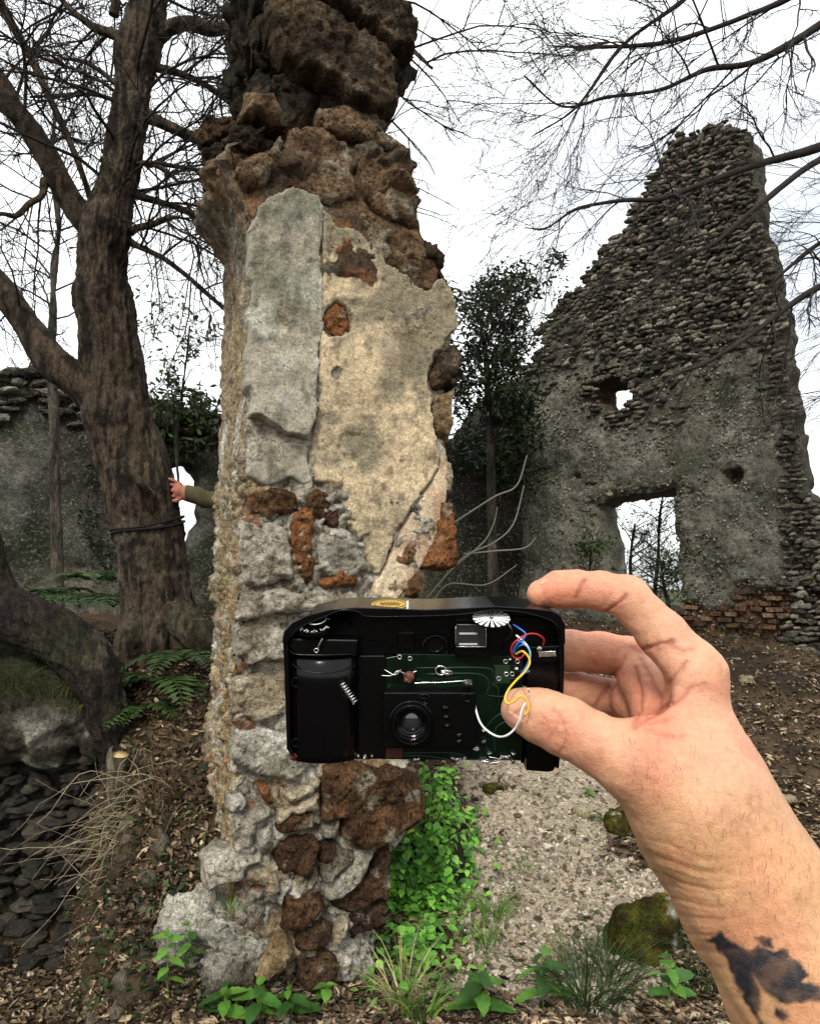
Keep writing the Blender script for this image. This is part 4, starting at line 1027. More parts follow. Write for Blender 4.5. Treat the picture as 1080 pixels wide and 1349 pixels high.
leafy('window_shrub', 'twiggy shrub behind the left jamb of the gable window', 'shrub', 9.3,
      [(828, 860, 5), (834, 800, 4), (830, 740, 4), (836, 690, 3)], 22, .5, 350, (.03, .05), [lin(60, 74, 38), lin(70, 84, 44)], 154)
leafy('wall_shrub', 'small green shrub rooted below the gable window', 'shrub', 6.9,
      [(775, 790, 4), (776, 760, 3), (778, 730, 3), (780, 705, 2)], 12, .28, 420, (.035, .06), [lin(70, 92, 42), lin(54, 74, 34)], 155)
leafy('window_bush', 'dark bush at the foot of the gable under its window', 'shrub', 6.55,
      [(882, 830, 6), (880, 800, 5), (874, 770, 4), (870, 740, 3)], 18, .36, 900, (.03, .055), [lin(52, 64, 34), lin(40, 52, 28), lin(70, 82, 40)], 156)
# ivy hanging on the back wall's crest
rgi = np.random.default_rng(157)
def ivy_mass(name, label, box, n, size, colors, seed, pl, out=.22):
    rng = np.random.default_rng(seed); x0, y0, x1, y1 = box; pts = []
    while len(pts) < n:
        a, b = rng.uniform(x0, x1), rng.uniform(y0, y1)
        if ((a - (x0 + x1) / 2) / ((x1 - x0) / 2)) ** 2 + ((b - (y0 + y1) / 2) / ((y1 - y0) / 2)) ** 2 > rng.uniform(.4, 1.1): continue
        if vn(np.array([a * .05, b * .05, seed * 1.0])) < -.35: continue
        u_, z_ = pl.uv(a, b); pts.append(pl.pt(u_, z_, abs(rng.normal(0, out))))
    V, fs, c = leaves_at(np.array(pts), size, colors, rng, 1.2)
    return tag(obj(name, V, fs, m_leaf, None, c), label, 'ivy')
ivy_mass('wall_ivy', 'ivy tangle capping the back wall beside the sapling', (188, 515, 296, 606), 1500, (.05, .09), GD + [lin(70, 88, 40)], 158, BW)
ivy_mass('wall_ivy', 'dark ivy hanging in the corner beside the gable wall', (592, 520, 706, 660), 1500, (.05, .09), GD, 159, BW, .3)
ivy_mass('wall_ivy', 'sparse creeper on the back wall behind the tree trunk', (100, 600, 185, 760), 420, (.04, .07), GD, 160, BW, .08)
# bare arching stems in front of the dark corner
for k, L in enumerate([[(596, 690, 5), (650, 655, 4), (680, 640, 4), (694, 600, 3)], [(560, 790, 5), (610, 735, 5), (650, 715, 4), (676, 690, 4), (690, 640, 3)], [(610, 730, 4), (650, 726, 4), (690, 722, 3), (706, 708, 2)], [(600, 745, 4), (636, 715, 4), (650, 690, 3), (655, 668, 2)], [(566, 800, 4), (590, 770, 4), (640, 770, 3), (680, 745, 2)]]):
    p, r = px_path([(a, b, 4.9, w * .55) for a, b, w in L], 40); V, fs = tube(p, r, 6)
    tag(obj('bare_stem', V, fs, M('grey_stem', col=tuple(lin(120, 116, 104)), var=(), bump=()) if k == 0 else bpy.data.materials['grey_stem']), ['thin bare stem rising towards the ivy corner', 'longest bare stem, running from the pillar edge up to the gable corner', 'bare stem curving low towards the gable wall', 'short hooked bare stem beside the orange pillar block', 'lowest bare stem just above the held camera'][k], 'stem', 'bare stems behind the pillar')
# ------------------------------------------------------------------ signed-distance bodies -> mesh
FWD = np.array([0, CP, SP]); UPV = np.array([0, -SP, CP]); RGT = np.array([1.0, 0, 0])
def sdf_mesh(sdf, lo, hi, h, refine=2):
    lo = np.array(lo, float); hi = np.array(hi, float); k = 4
    n = np.ceil((hi - lo) / (h * k)).astype(int) * k + 1
    cn = (n - 1) // k + 1
    ax = [lo[i] + np.arange(cn[i]) * h * k for i in range(3)]
    C = sdf(np.stack(np.meshgrid(*ax, indexing='ij'), -1).reshape(-1, 3)).reshape(cn)
    big = C[:-1, :-1, :-1]
    near = np.zeros(np.array(C.shape) - 1, bool)
    for a in (0, 1):
        for b in (0, 1):
            for c in (0, 1): near |= np.abs(C[a:cn[0] - 1 + a, b:cn[1] - 1 + b, c:cn[2] - 1 + c]) < h * k * 1.35
    val = np.repeat(np.repeat(np.repeat(big, k, 0), k, 1), k, 2).astype(np.float32)
    nm = np.repeat(np.repeat(np.repeat(near, k, 0), k, 1), k, 2)
    idx = np.argwhere(nm); val[nm] = sdf(lo + idx * h)
    s = val < 0; N = np.array(val.shape)
    acc = np.zeros(tuple(N - 1) + (3,), np.float32); cnt = np.zeros(tuple(N - 1), np.int32)
    sl = lambda o: tuple(slice(o[i], N[i] - 1 + o[i]) for i in range(3))
    quads = []
    for axis in range(3):
        o1 = [0, 0, 0]; o1[axis] = 1; b, c = [i for i in range(3) if i != axis]
        for ob in (0, 1):
            for oc in (0, 1):
                o = [0, 0, 0]; o[b] = ob; o[c] = oc; o2 = list(o); o2[axis] = 1
                v0, v1 = val[sl(o)], val[sl(o2)]; m = (v0 < 0) != (v1 < 0)
                t = np.where(m, v0 / np.where(m, v0 - v1, 1), 0)
                p = np.zeros(tuple(N - 1) + (3,), np.float32); p[..., b] = ob; p[..., c] = oc; p[..., axis] = t
                acc += p * m[..., None]; cnt += m
    act = cnt > 0; vid = -np.ones(tuple(N - 1), np.int64); vid[act] = np.arange(act.sum())
    cell = np.argwhere(act); V = lo + (cell + acc[act] / cnt[act][:, None]) * h
    for axis in range(3):
        b, c = [(1, 2), (2, 0), (0, 1)][axis]
        a0 = [slice(None)] * 3; a0[axis] = slice(0, N[axis] - 1); a1 = [slice(None)] * 3; a1[axis] = slice(1, N[axis])
        m = s[tuple(a0)] != s[tuple(a1)]
        ii = np.argwhere(m); ok = (ii[:, b] > 0) & (ii[:, c] > 0) & (ii[:, b] < N[b] - 1) & (ii[:, c] < N[c] - 1); ii = ii[ok]
        flip = s[tuple(a0)][m][ok]
        def g(db, dc):
            j = ii.copy(); j[:, b] -= db; j[:, c] -= dc; return vid[j[:, 0], j[:, 1], j[:, 2]]
        q = np.stack([g(1, 1), g(0, 1), g(0, 0), g(1, 0)], -1); q[~flip] = q[~flip][:, ::-1]; quads.append(q)
    q = np.concatenate(quads); q = q[(q >= 0).all(1)]
    def grad(P):
        e = h * .5; return np.stack([sdf(P + e * np.eye(3)[i]) - sdf(P - e * np.eye(3)[i]) for i in range(3)], -1) / (2 * e)
    for _ in range(refine):
        G = grad(V); V = V - (sdf(V) / np.maximum((G * G).sum(1), .2))[:, None] * G * .9
    G = grad(V); G /= np.linalg.norm(G, axis=1)[:, None] + 1e-9
    return V, q, G
def cap(P, a, b, ra, rb):
    P = np.asarray(P, np.float32); a = np.asarray(a, np.float32); b = np.asarray(b, np.float32); ab = b - a; t = np.clip(((P - a) @ ab) / (ab @ ab), 0, 1); t2 = t
    return np.linalg.norm(P - a - t[:, None] * ab, axis=1) - (ra + (rb - ra) * t2)
def smin(a, b, k):
    h = np.clip(.5 + .5 * (b - a) / k, 0, 1); return b * (1 - h) + a * h - k * h * (1 - h)
def ell(P, c, r, R=None):
    q = P - c
    if R is not None: q = q @ R
    q = q / r; k0 = np.linalg.norm(q, axis=1); k1 = np.linalg.norm(q / r, axis=1) + 1e-9
    return k0 * (k0 - 1) / k1
def cs(px, py, d): return np.array([(px - CX) / F * d, (CY - py) / F * d, d])     # camera-space point
def cs_world(V): return EYE + V[:, :1] * RGT + V[:, 1:2] * UPV + V[:, 2:3] * FWD
def cs_pix(V): return np.stack([CX + F * V[:, 0] / V[:, 2], CY - F * V[:, 1] / V[:, 2]], -1)

# ------------------------------------------------------------------ the hand that holds the camera
def chain(P, js, k=.003):
    r = None
    for (a, ra), (b, rb) in zip(js[:-1], js[1:]):
        c = cap(P, a, b, ra, rb); r = c if r is None else smin(r, c, k)
    return r
J = lambda px, py, d, r: (cs(px, py, d), r)
index_f = [J(914, 890, .310, .0125), J(872, 836, .317, .0103), J(826, 787, .322, .0093), J(790, 778, .326, .0084), J(756, 776, .330, .0083), J(735, 777, .331, .0079), J(712, 782, .332, .0062)]
mid_f = [J(916, 922, .335, .0122), J(880, 892, .352, .0108), J(836, 868, .362, .0105), J(790, 860, .364, .0098), J(750, 857, .364, .0100), J(715, 855, .364, .0085)]
ring_f = [J(915, 958, .350, .0120), J(860, 938, .365, .0106), J(815, 922, .372, .0100), J(750, 908, .372, .0095), J(712, 902, .370, .0082)]
pinky_f = [J(900, 990, .362, .0110), J(850, 980, .374, .0095), J(812, 968, .380, .0090), J(765, 950, .378, .0080), J(740, 945, .376, .0070)]
thumb_f = [J(905, 1078, .288, .0165), J(850, 1018, .288, .0148), J(825, 1000, .288, .0136), J(785, 978, .291, .0110), J(745, 957, .296, .0112), J(712, 943, .300, .0104), J(688, 934, .303, .0088)]
palm_c = [(J(918, 1062, .298, .0175), index_f[0]), (J(918, 1066, .312, .0175), mid_f[0]), (J(912, 1070, .326, .0175), ring_f[0]), (J(902, 1078, .338, .0165), pinky_f[0]),
          (J(925, 1050, .296, .0200), J(905, 950, .312, .0135))]
arm_c = [J(926, 1062, .296, .0265), J(985, 1158, .288, .0272), J(1048, 1262, .277, .0275), J(1190, 1500, .252, .0310), J(1350, 1760, .215, .0350)]
ulna_c = [J(905, 1100, .322, .0195), J(962, 1205, .322, .0195), J(1030, 1320, .312, .0215), J(1180, 1560, .285, .026), J(1330, 1790, .245, .030)]
def hand_sdf(P):
    palm = None
    for (a, ra), (b, rb) in palm_c:
        c = cap(P, a, b, ra, rb); palm = c if palm is None else smin(palm, c, .010)
    arm = smin(chain(P, arm_c, .008), chain(P, ulna_c, .008), .014)
    palm = smin(palm, arm, .020)
    th = chain(P, thumb_f, .004)
    palm_t = smin(palm, th, .012)
    # web between thumb and index
    web = cap(P, cs(846, 978, .291), cs(902, 930, .307), .0085, .0100); palm_t = smin(palm_t, web, .008)
    r = palm_t
    for f, k in ((index_f, .007), (mid_f, .006), (ring_f, .006), (pinky_f, .006)):
        c = chain(P, f, .0028); r = np.minimum(smin(palm, c, k), smin(r, c, .0012))
    for a_, b_ in ((J(842, 892, .350, .0105), J(896, 930, .330, .0140)), (J(836, 924, .357, .0115), J(890, 962, .338, .0150)), (J(850, 905, .345, .0095), J(872, 960, .325, .0120))):
        r = smin(r, cap(P, a_[0], b_[0], a_[1], b_[1]), .005)
    # the hollow of the palm
    hol = ell(P, cs(842, 915, .313), np.array([.0120, .0140, .019])); r = -smin(-r, hol, .006)
    return r
hlo = np.minimum.reduce([cs(640, 1349, .25), cs(640, 740, .34), cs(640, 1349, .40)]); hhi = cs(1080, 735, .40)
HV, HQ, HN = sdf_mesh(hand_sdf, (.020, -.245, .195), (.252, -.018, .396), .00082)
hp = cs_pix(HV)
facing = -(HN * (HV / np.linalg.norm(HV, axis=1)[:, None])).sum(1)
def seg_d(p, line):
    """distance in px to a polyline and the position along it"""
    line = np.array(line, float); best = np.full(len(p), 1e9)
    for a, b in zip(line[:-1], line[1:]):
        ab = b - a; t = np.clip(((p - a) @ ab) / (ab @ ab), 0, 1); best = np.minimum(best, np.linalg.norm(p - a - t[:, None] * ab, axis=1))
    return best
disp = np.zeros(len(HV)); red = np.zeros(len(HV))
front = (facing > .05)
creases = [   # (depth mm, half width px, polyline)
    (.9, 3.0, [(759, 788), (763, 775), (770, 765)]), (.8, 3.0, [(797, 806), (806, 800), (820, 790), (824, 784)]), (.35, 2.5, [(792, 800), (797, 792), (805, 782)]),
    (1.0, 3.4, [(832, 852), (845, 856), (858, 854), (872, 848), (886, 846)]), (.5, 3.0, [(880, 850), (900, 858), (912, 856)]),
    (1.0, 3.6, [(836, 958), (852, 945), (868, 936), (890, 925), (905, 912)]), (.9, 3.4, [(834, 955), (842, 938), (844, 915), (840, 895), (836, 880)]),
    (.7, 3.0, [(870, 920), (862, 905), (850, 880), (842, 866)]), (.6, 3.0, [(846, 955), (866, 950), (885, 945)]), (.5, 2.8, [(850, 960), (880, 968), (902, 972)]),
    (.6, 2.6, [(905, 872), (890, 890), (878, 902)]), (.5, 2.6, [(930, 900), (905, 908), (885, 920)]),
    (.9, 3.2, [(784, 930), (792, 918), (800, 905)]), (.7, 3.0, [(800, 900), (815, 880), (822, 866)]),
    (.5, 2.2, [(728, 935), (742, 950), (748, 972), (738, 990)]), (.4, 2.0, [(712, 940), (722, 952), (724, 970)]), (.4, 2.0, [(735, 938), (733, 955), (725, 975)]), (.3, 1.8, [(716, 955), (732, 952), (746, 955)]), (.3, 1.8, [(714, 965), (728, 966), (744, 966)]),
]
qj = np.stack([hp[:, 0] * .12, hp[:, 1] * .12, 0 * hp[:, 0]], -1); hpj = hp + 1.6 * np.stack([fbm(qj, 3, 511), fbm(qj, 3, 512)], -1)
for dep_, w_, ln in creases:
    d_ = seg_d(hpj, np.array(ln)); w_ = w_ * .62; g_ = np.exp(-(d_ / w_) ** 2) * front
    disp -= g_ * dep_ * .001; red = np.maximum(red, np.exp(-(d_ / (w_ * 2.4)) ** 2) * front * min(.9, dep_))
# stretched wrinkles of the wrist
c0 = np.array([832., 1075.]); rel = hp - c0
ang_ = np.arctan2(rel[:, 1], rel[:, 0]); rad_ = np.hypot(rel[:, 0] + 30, rel[:, 1] * 1.0 + 10)
along_ = rel[:, 0] * -.42 + rel[:, 1] * .90 + .0022 * (rel[:, 0] - 20) ** 2
q3 = np.stack([hp[:, 0] * .010, hp[:, 1] * .010, 0 * hp[:, 0]], -1)
wz = sm(10, 60, rel[:, 1] - .10 * rel[:, 0]) * sm(250, 130, rel[:, 1] - .2 * rel[:, 0]) * sm(150, 60, rel[:, 0] - .22 * rel[:, 1]) * front
ph = along_ + 6 * fbm(q3 * 1.6, 3, 501)
wr = np.abs(np.sin(ph * math.pi / 19.0)) ** .5 * (.75 + .35 * fbm(q3 * 2.5, 2, 502)) + .45 * np.abs(np.sin(ph * math.pi / 7.3 + 1)) ** .5 * (.6 + .4 * fbm(q3 * 4, 2, 503))
disp += wz * (wr - .9) * .00085
disp += .00020 * fbm(HV * 260, 3, 504) + .0003 * fbm(HV * 60, 3, 505)
HV2 = HV + HN * disp[:, None]
skin = mixc(np.tile(lin(202, 151, 119), (len(HV), 1)), lin(195, 149, 108), sm(980, 1150, hp[:, 1]))
def blob(px, py, r): return np.exp(-(((hp[:, 0] - px) ** 2 + (hp[:, 1] - py) ** 2) / r ** 2))
pk = .9 * blob(730, 785, 40) + .5 * blob(800, 775, 34) + .7 * blob(865, 950, 42) + .55 * blob(830, 900, 44) + .6 * blob(728, 958, 30) + .55 * blob(860, 1020, 34) + .35 * blob(1000, 1140, 40) + .3 * blob(1020, 1200, 40) + .4 * blob(790, 860, 40) + .4 * blob(950, 900, 30)
skin = mixc(skin, lin(200, 112, 84), np.clip(pk * .66, 0, .6)); skin = mixc(skin, lin(150, 78, 60), .66 * red)
skin = mixc(skin, lin(138, 84, 62), np.clip(wz * sm(.75, .25, wr), 0, 1) * .48)
skin = mixc(skin, lin(196, 118, 90), .30 * sm(.05, .6, fbm(HV * 45, 4, 510))); skin = skin * (1 + .07 * fbm(HV * 130, 4, 506))[:, None]
# tattoo on the inner forearm
tat = [[(932, 1236), (944, 1232), (962, 1243), (984, 1252), (1000, 1248), (1030, 1254), (1048, 1268), (1058, 1280), (1052, 1298), (1080, 1302), (1110, 1305), (1110, 1320), (1080, 1316), (1045, 1318), (1022, 1316), (1008, 1304), (1000, 1290), (992, 1282), (998, 1300), (1002, 1322), (1000, 1340), (990, 1330), (976, 1304), (962, 1280), (950, 1258)],
       [(998, 1236), (1012, 1236), (1020, 1246), (1006, 1246)], [(1024, 1332), (1032, 1328), (1038, 1338), (1030, 1344), (1022, 1340)], [(1000, 1345), (1012, 1360), (1040, 1400), (1020, 1420), (996, 1380)]]
q4 = np.stack([hp[:, 0] * .06, hp[:, 1] * .06, 0 * hp[:, 0]], -1); hpw = hp + 5 * np.stack([fbm(q4, 3, 507), fbm(q4, 3, 508)], -1)
ink = np.zeros(len(HV)); sel = np.nonzero((hp[:, 1] > 1200) & (HV[:, 2] < .31))[0]
for pl_ in tat:
    sd_, _ = poly_sd(hpw[sel], [np.array(pl_, float)]); ink[sel] = np.maximum(ink[sel], sm(-5.5, 1.5, sd_))
ink *= (.92 + .15 * fbm(q4 * .8, 3, 509)); ink = np.clip(ink * 1.05, 0, .985)
skin = mixc(skin, lin(20, 29, 38), ink)
m_skin = M('skin', rough=.46, var=((60, .05), (350, .07), (1100, .06)), bump=((380, .8), (1100, 1)), bstr=.42, bdist=.0012, spec=.38, sss=.18)
holder = thing('person', cs_world(np.array([cs(1000, 1180, .30)]))[0], 'bare tattooed hand and forearm pinching the gutted black camera', 'person')
W_ = cs_world(HV2)
obj('hand_and_forearm', W_, HQ[:, ::-1], m_skin, holder, skin)
def on_hand(px, py, lift=0.0):
    """camera-space point of the skin under a pixel"""
    px = np.atleast_1d(np.asarray(px, float)); py = np.atleast_1d(np.asarray(py, float))
    r = np.stack([(px - CX) / F, (CY - py) / F, np.ones(len(px))], -1); t = np.full(len(px), .2)
    for _ in range(60): t = t + hand_sdf(r * t[:, None]) * .8 / np.linalg.norm(r, axis=1)
    return r * (t - lift)[:, None]
m_nail = M('nail', col=tuple(lin(205, 150, 124)), rough=.25, var=((90, .08),), bump=(), spec=.5, sss=.1)
def nail(cx, cy, ux, uy, a, b, lift):
    """thin curved plate lying on the fingertip"""
    gu, gv = np.meshgrid(np.linspace(-1, 1, 15), np.linspace(-1, 1, 13), indexing='ij'); rr = np.maximum(np.abs(gu) ** 3 + np.abs(gv) ** 3, 1e-9) ** (1 / 3); mx_ = np.maximum(np.abs(gu), np.abs(gv)); k = np.where(rr > 1e-6, mx_ / rr, 1)
    U_, V_ = gu * k, gv * k; X = cx + U_ * a * ux - V_ * b * uy; Y = cy + U_ * a * uy + V_ * b * ux
    ed = np.maximum(np.abs(gu), np.abs(gv)); p = on_hand(X.ravel(), Y.ravel(), (lift * (1 - ed ** 6) - .0004 * ed ** 6).ravel())
    i = np.arange(15 * 13).reshape(15, 13); q = np.stack([i[:-1, :-1], i[1:, :-1], i[1:, 1:], i[:-1, 1:]], -1).reshape(-1, 4)
    obj('fingernail', cs_world(p), q, m_nail, holder)
nail(676, 948, .72, .55, 17, 9, .0007)
nail(716, 766, -.86, .50, 7, 3.2, .0003)
# fine dark hair
rgh = np.random.default_rng(601); hx, hy = [], []
while len(hx) < 330:
    x, y = rgh.uniform(760, 1078), rgh.uniform(960, 1345)
    e1 = (x - 835) * .863 - (y - 1085) * .505
    if e1 < 30 or e1 > 175: continue
    if y < 1060 and x > 900 and rgh.random() < .6: continue
    hx.append(x); hy.append(y)
hx, hy = np.array(hx), np.array(hy); Lh = rgh.uniform(7, 18, len(hx)); an = rgh.normal(1.15, .35, len(hx))
pts = []
for t in (0, .33, .66, 1.0):
    pts.append(on_hand(hx + np.cos(an + t * .3) * Lh * t, hy + np.sin(an + t * .3) * Lh * t, .0002 + .0012 * t))
HP = np.stack(pts, 1); okh = np.abs(HP[:, 0, 2] - HP[:, 3, 2]) < .006
V, q = tubes(cs_world(HP[okh].reshape(-1, 3)).reshape(-1, 4, 3), np.tile(np.array([.00004, .00004, .00003, .00001]), (okh.sum(), 1)), 3)
tag(obj('arm_hair', V, q, M('body_hair', col=tuple(lin(96, 66, 44)), rough=.6, var=(), bump=()), holder), kind='stuff')

# ------------------------------------------------------------------ the gutted camera
D0 = .3165
SC = D0 / F
m_blk = M('black_plastic', col=(.0015, .0015, .002), rough=.14, var=((40, .2),), bump=((260, 1),), bstr=.10, bdist=.0008, spec=.22)
m_blkm = M('matt_black_plastic', col=(.001, .001, .0012), rough=.36, var=((60, .3),), bump=((600, 1),), bstr=.25, bdist=.0006, spec=.13)
m_pcb = M('green_circuit_board', col=(.0012, .007, .003), rough=.22, var=((120, .4),), bump=((300, 1),), bstr=.1, bdist=.0005, spec=.25)
m_trace = M('pale_green_trace', col=(.004, .022, .010), rough=.35, var=(), bump=(), spec=.5)
m_met = M('solder', col=(.62, .62, .60), rough=.22, metal=1.0, var=((400, .2),), bump=((900, 1),), bstr=.3, bdist=.0006)
m_gls = M('clear_window', col=(.02, .022, .024), rough=.05, var=(), bump=(), spec=.8, coat=.5)
m_white = M('white_print', col=(.8, .8, .78), rough=.5, var=(), bump=())
m_gold = M('gold_sticker', col=(.50, .30, .05), rough=.35, var=((200, .15),), bump=(), spec=.5)
m_red = M('red_insulation', col=(.42, .015, .02), rough=.35, var=(), bump=(), spec=.5)
m_blue = M('blue_insulation', col=(.03, .14, .50), rough=.35, var=(), bump=(), spec=.5)
m_yel = M('yellow_insulation', col=(.70, .45, .02), rough=.35, var=(), bump=(), spec=.5)
m_lblue = M('light_blue_insulation', col=(.20, .45, .62), rough=.35, var=(), bump=(), spec=.5)
def dl(x, y, z=0.0):     # photo pixel in the camera's front plane + height towards the viewer (same unit) -> world
    x = np.asarray(x, float); y = np.asarray(y, float); z = np.asarray(z, float) + 0 * x
    return EYE + ((x - CX) * SC)[..., None] * RGT + ((CY - y) * SC)[..., None] * UPV + (D0 - z * SC)[..., None] * FWD
device = thing('gutted_camera', dl(557, 1018, -50), 'black compact film camera with its front removed, circuit board and coloured wires bared', 'camera')
def prism(name, poly, z0, z1, mat, bev=2.0, parent=None, hole=None, smooth=False):
    p = np.array(poly, float); n = len(p)
    area = .5 * np.sum(p[:, 0] * np.roll(p[:, 1], -1) - np.roll(p[:, 0], -1) * p[:, 1])
    if area < 0: p = p[::-1]
    e = np.roll(p, -1, 0) - p; e /= np.linalg.norm(e, axis=1)[:, None] + 1e-9; nn = np.stack([-e[:, 1], e[:, 0]], -1); vn_ = nn + np.roll(nn, 1, 0); vn_ /= np.maximum(np.linalg.norm(vn_, axis=1)[:, None], .5)
    rows = [(p, z0), (p, z1 - bev), (p + vn_ * bev * .3, z1 - bev * .3), (p + vn_ * bev, z1)]
    V = np.concatenate([dl(a[:, 0], a[:, 1], zz_) for a, zz_ in rows]); fs = []
    j = np.arange(n); k = (j + 1) % n
    for r in range(3): fs.append(np.stack([r * n + j, (r + 1) * n + j, (r + 1) * n + k, r * n + k], -1))
    q = np.concatenate(fs)
    o = obj(name, V, [q, (3 * n + j)[None], j[None][:, ::-1]], mat, parent or device, None, smooth); return o
def rbox(x0, y0, x1, y1, r=4, n=4):
    out = []
    for cx, cy, a0 in ((x1 - r, y0 + r, -90), (x1 - r, y1 - r, 0), (x0 + r, y1 - r, 90), (x0 + r, y0 + r, 180)):
        for k in range(n + 1):
            a = math.radians(a0 + 90 * k / n); out.append((cx + r * math.cos(a), cy + r * math.sin(a)))
    return out
def circ(cx, cy, rx, ry=None, n=28): ry = ry or rx; a = np.linspace(0, 2 * math.pi, n, endpoint=False); return [(cx + rx * math.cos(t), cy + ry * math.sin(t)) for t in a]
def dtube(name, pts, r, mat, parent=None, sides=8, n=40, cam_d=False):
    L = [(a, b, (c if cam_d else D0 - c * SC), 2 * r) for a, b, c in pts]; p, _ = px_path(L, n); V, fs = tube(p, r * SC, sides); return obj(name, V, fs, mat, parent or device)
def ring(name, cx, cy, z, R_, r, mat, parent=None, ry=None):
    t = np.linspace(0, 2 * math.pi, 41); ry = ry or R_; P = dl(cx + R_ * np.cos(t), cy + ry * np.sin(t), z); V, fs = tube(P, r * SC, 8, caps=False); return obj(name, V, fs, mat, parent or device)
outline = [(375, 836), (378, 828), (387, 821), (408, 811), (438, 804), (470, 801), (560, 802), (640, 802), (700, 804), (726, 806), (737, 812), (741, 824), (742, 880), (738, 960), (734, 1010), (730, 1018), (722, 1020), (692, 1018), (688, 1008), (466, 1004), (402, 1003), (392, 998), (379, 985), (377, 920)]
prism('back_shell', outline, -103, -34, m_blk, 3)
topc = [(374, 844), (376, 830), (386, 819), (406, 809), (437, 801), (466, 798.5), (520, 800), (560, 801.5), (600, 800), (650, 797), (700, 800), (724, 803), (736, 809), (741.5, 820), (742, 846), (736, 846), (735, 828), (728, 818), (700, 808), (676, 804.5), (650, 803.5), (624, 807), (590, 810), (540, 811.5), (484, 811.5), (474, 806), (460, 803), (444, 805), (428, 812), (410, 820), (396, 826), (386, 834), (382, 844)]
prism('top_cover', topc, -103, 12, m_blk, 1.0)
lip_ = [(383, 840, 12), (390, 831, 12), (402, 823, 12.6), (424, 814, 12.6), (444, 805.5, 12.6), (458, 803.6, 12.6), (472, 806, 12.6), (484, 812, 12.6), (540, 812, 12.6), (590, 810.5, 12.6), (624, 807.5, 12.6), (650, 804, 12.6), (690, 807, 12.6), (724, 817, 12.6), (734, 828, 12.6), (737, 850, 11), (738, 900, 11)]
dtube('seam_bead', lip_, .9, m_blk, n=140)
prism('inner_plate', [(384, 846), (400, 830), (474, 812), (484, 814), (600, 812), (736, 818), (738, 872), (690, 870), (470, 868), (384, 870), (380, 845)], -60, -30, m_blkm, 2)
prism('side_rim', [(374, 842), (381, 842), (384, 984), (392, 998), (386, 994), (379, 985), (377, 920)], -60, 7, m_blk, 1)
prism('side_rim', [(742, 844), (742, 880), (739, 960), (735, 1010), (731, 1010), (735, 960), (737, 880), (736, 844)], -60, 6, m_blk, 1)
# grip: half-round battery compartment
gx_ = np.linspace(0, math.pi, 25); gy_ = np.array([866, 869, 900, 960, 992, 1000, 1003]); gs = np.array([.90, 1, 1, 1, 1, .97, .88])
GVv = np.concatenate([dl(425 - 47 * np.cos(gx_) * 1.0, np.full(25, yy), -30 + 44 * np.sin(gx_) ** .7 * s_) for yy, s_ in zip(gy_, gs)])
i = np.arange(7 * 25).reshape(7, 25); q = np.stack([i[:-1, :-1], i[:-1, 1:], i[1:, 1:], i[1:, :-1]], -1).reshape(-1, 4)
capn = np.concatenate([i[0]])[None]; capb = i[-1][None, ::-1]
obj('battery_grip', GVv, [q, capn, capb], m_blk, device)
prism('grip_shoulder', [(380, 850), (388, 862), (420, 868), (470, 864), (472, 842), (384, 840)], -40, 4, m_blkm, 3)
dtube('shoulder_edge', [(382, 857, 6), (390, 862, 7), (420, 863, 8), (462, 862, 6)], .9, m_blk)
dtube('shoulder_edge', [(382, 872, 2), (396, 882, 12), (425, 887, 15), (456, 882, 10), (468, 876, 2)], .8, m_blk)
# mode dial with its ring of print
def disc(name, cx, cy, R_, z, tilt, th, mat, parent=None, n=36):
    """flat disc whose axis leans 'tilt' from upright towards the viewer; photo-plane units"""
    t = np.linspace(0, 2 * math.pi, n, endpoint=False); st_, ct_ = math.sin(tilt), math.cos(tilt); V = []
    for hgt in (0, th):
        X = cx + R_ * np.cos(t); Yl = R_ * np.sin(t)
        V.append(dl(X, cy - (Yl * st_ + hgt * ct_), z - Yl * ct_ + hgt * st_))
    V = np.concatenate(V); j = np.arange(n); k = (j + 1) % n
    return obj(name, V, [np.stack([j, k, n + k, n + j], -1), j[None, ::-1], (n + j)[None]], mat, parent or device, None, False)
def on_disc(cx, cy, z, tilt, r, a, h): return (cx + r * math.cos(a), cy - (r * math.sin(a) * math.sin(tilt) + h * math.cos(tilt)), z - r * math.sin(a) * math.cos(tilt) + h * math.sin(tilt))
TI = math.radians(24)
dial = disc('mode_dial', 413, 826, 27, -8, TI, 5, m_blk)
disc('dial_cap', 415, 822, 14, -6, TI, 7, m_blkm, dial)
t = np.linspace(0, 2 * math.pi, 41); rp = np.array([on_disc(415, 822, -6, TI, 14.5, a, 7.5) for a in t]); V, fs = tube(dl(rp[:, 0], rp[:, 1], rp[:, 2]), .7 * SC, 6, caps=False); obj('dial_ring', V, fs, m_white, dial)
mk = np.random.default_rng(9); prt = []
for a in np.concatenate([np.linspace(-2.75, -.5, 10), [2.9, 3.1, .4]]):
    for g_ in range(3):
        r0 = mk.uniform(18, 23); a0 = a + mk.normal(0, .05); P3 = [on_disc(413, 826, -8, TI, r0, a0, 5.6), on_disc(413, 826, -8, TI, min(r0 + mk.uniform(-2, 3.5), 25.5), a0 + mk.uniform(-.11, .11), 5.6)]
        A3 = np.array(P3); prt.append(tube(dl(A3[:, 0], A3[:, 1], A3[:, 2]), .5 * SC, 4))
V, fs = merge(prt); obj('dial_print', V, fs, m_white, dial)
disc('shutter_button', 448, 822, 13, -16, TI, 6, m_blk)
dtube('cover_slot', [(392, 812, 3), (400, 806, 3), (410, 805, 3), (408, 809, 5), (398, 813, 5), (392, 812, 3)], .8, m_blkm)
dtube('contact_spring', [(419, 856, 9), (420, 851, 10), (423, 845, 11), (425, 841, 11)], 1.2, m_met)
ring('spring_loop', 418, 855, 10, 2.6, .8, m_met)
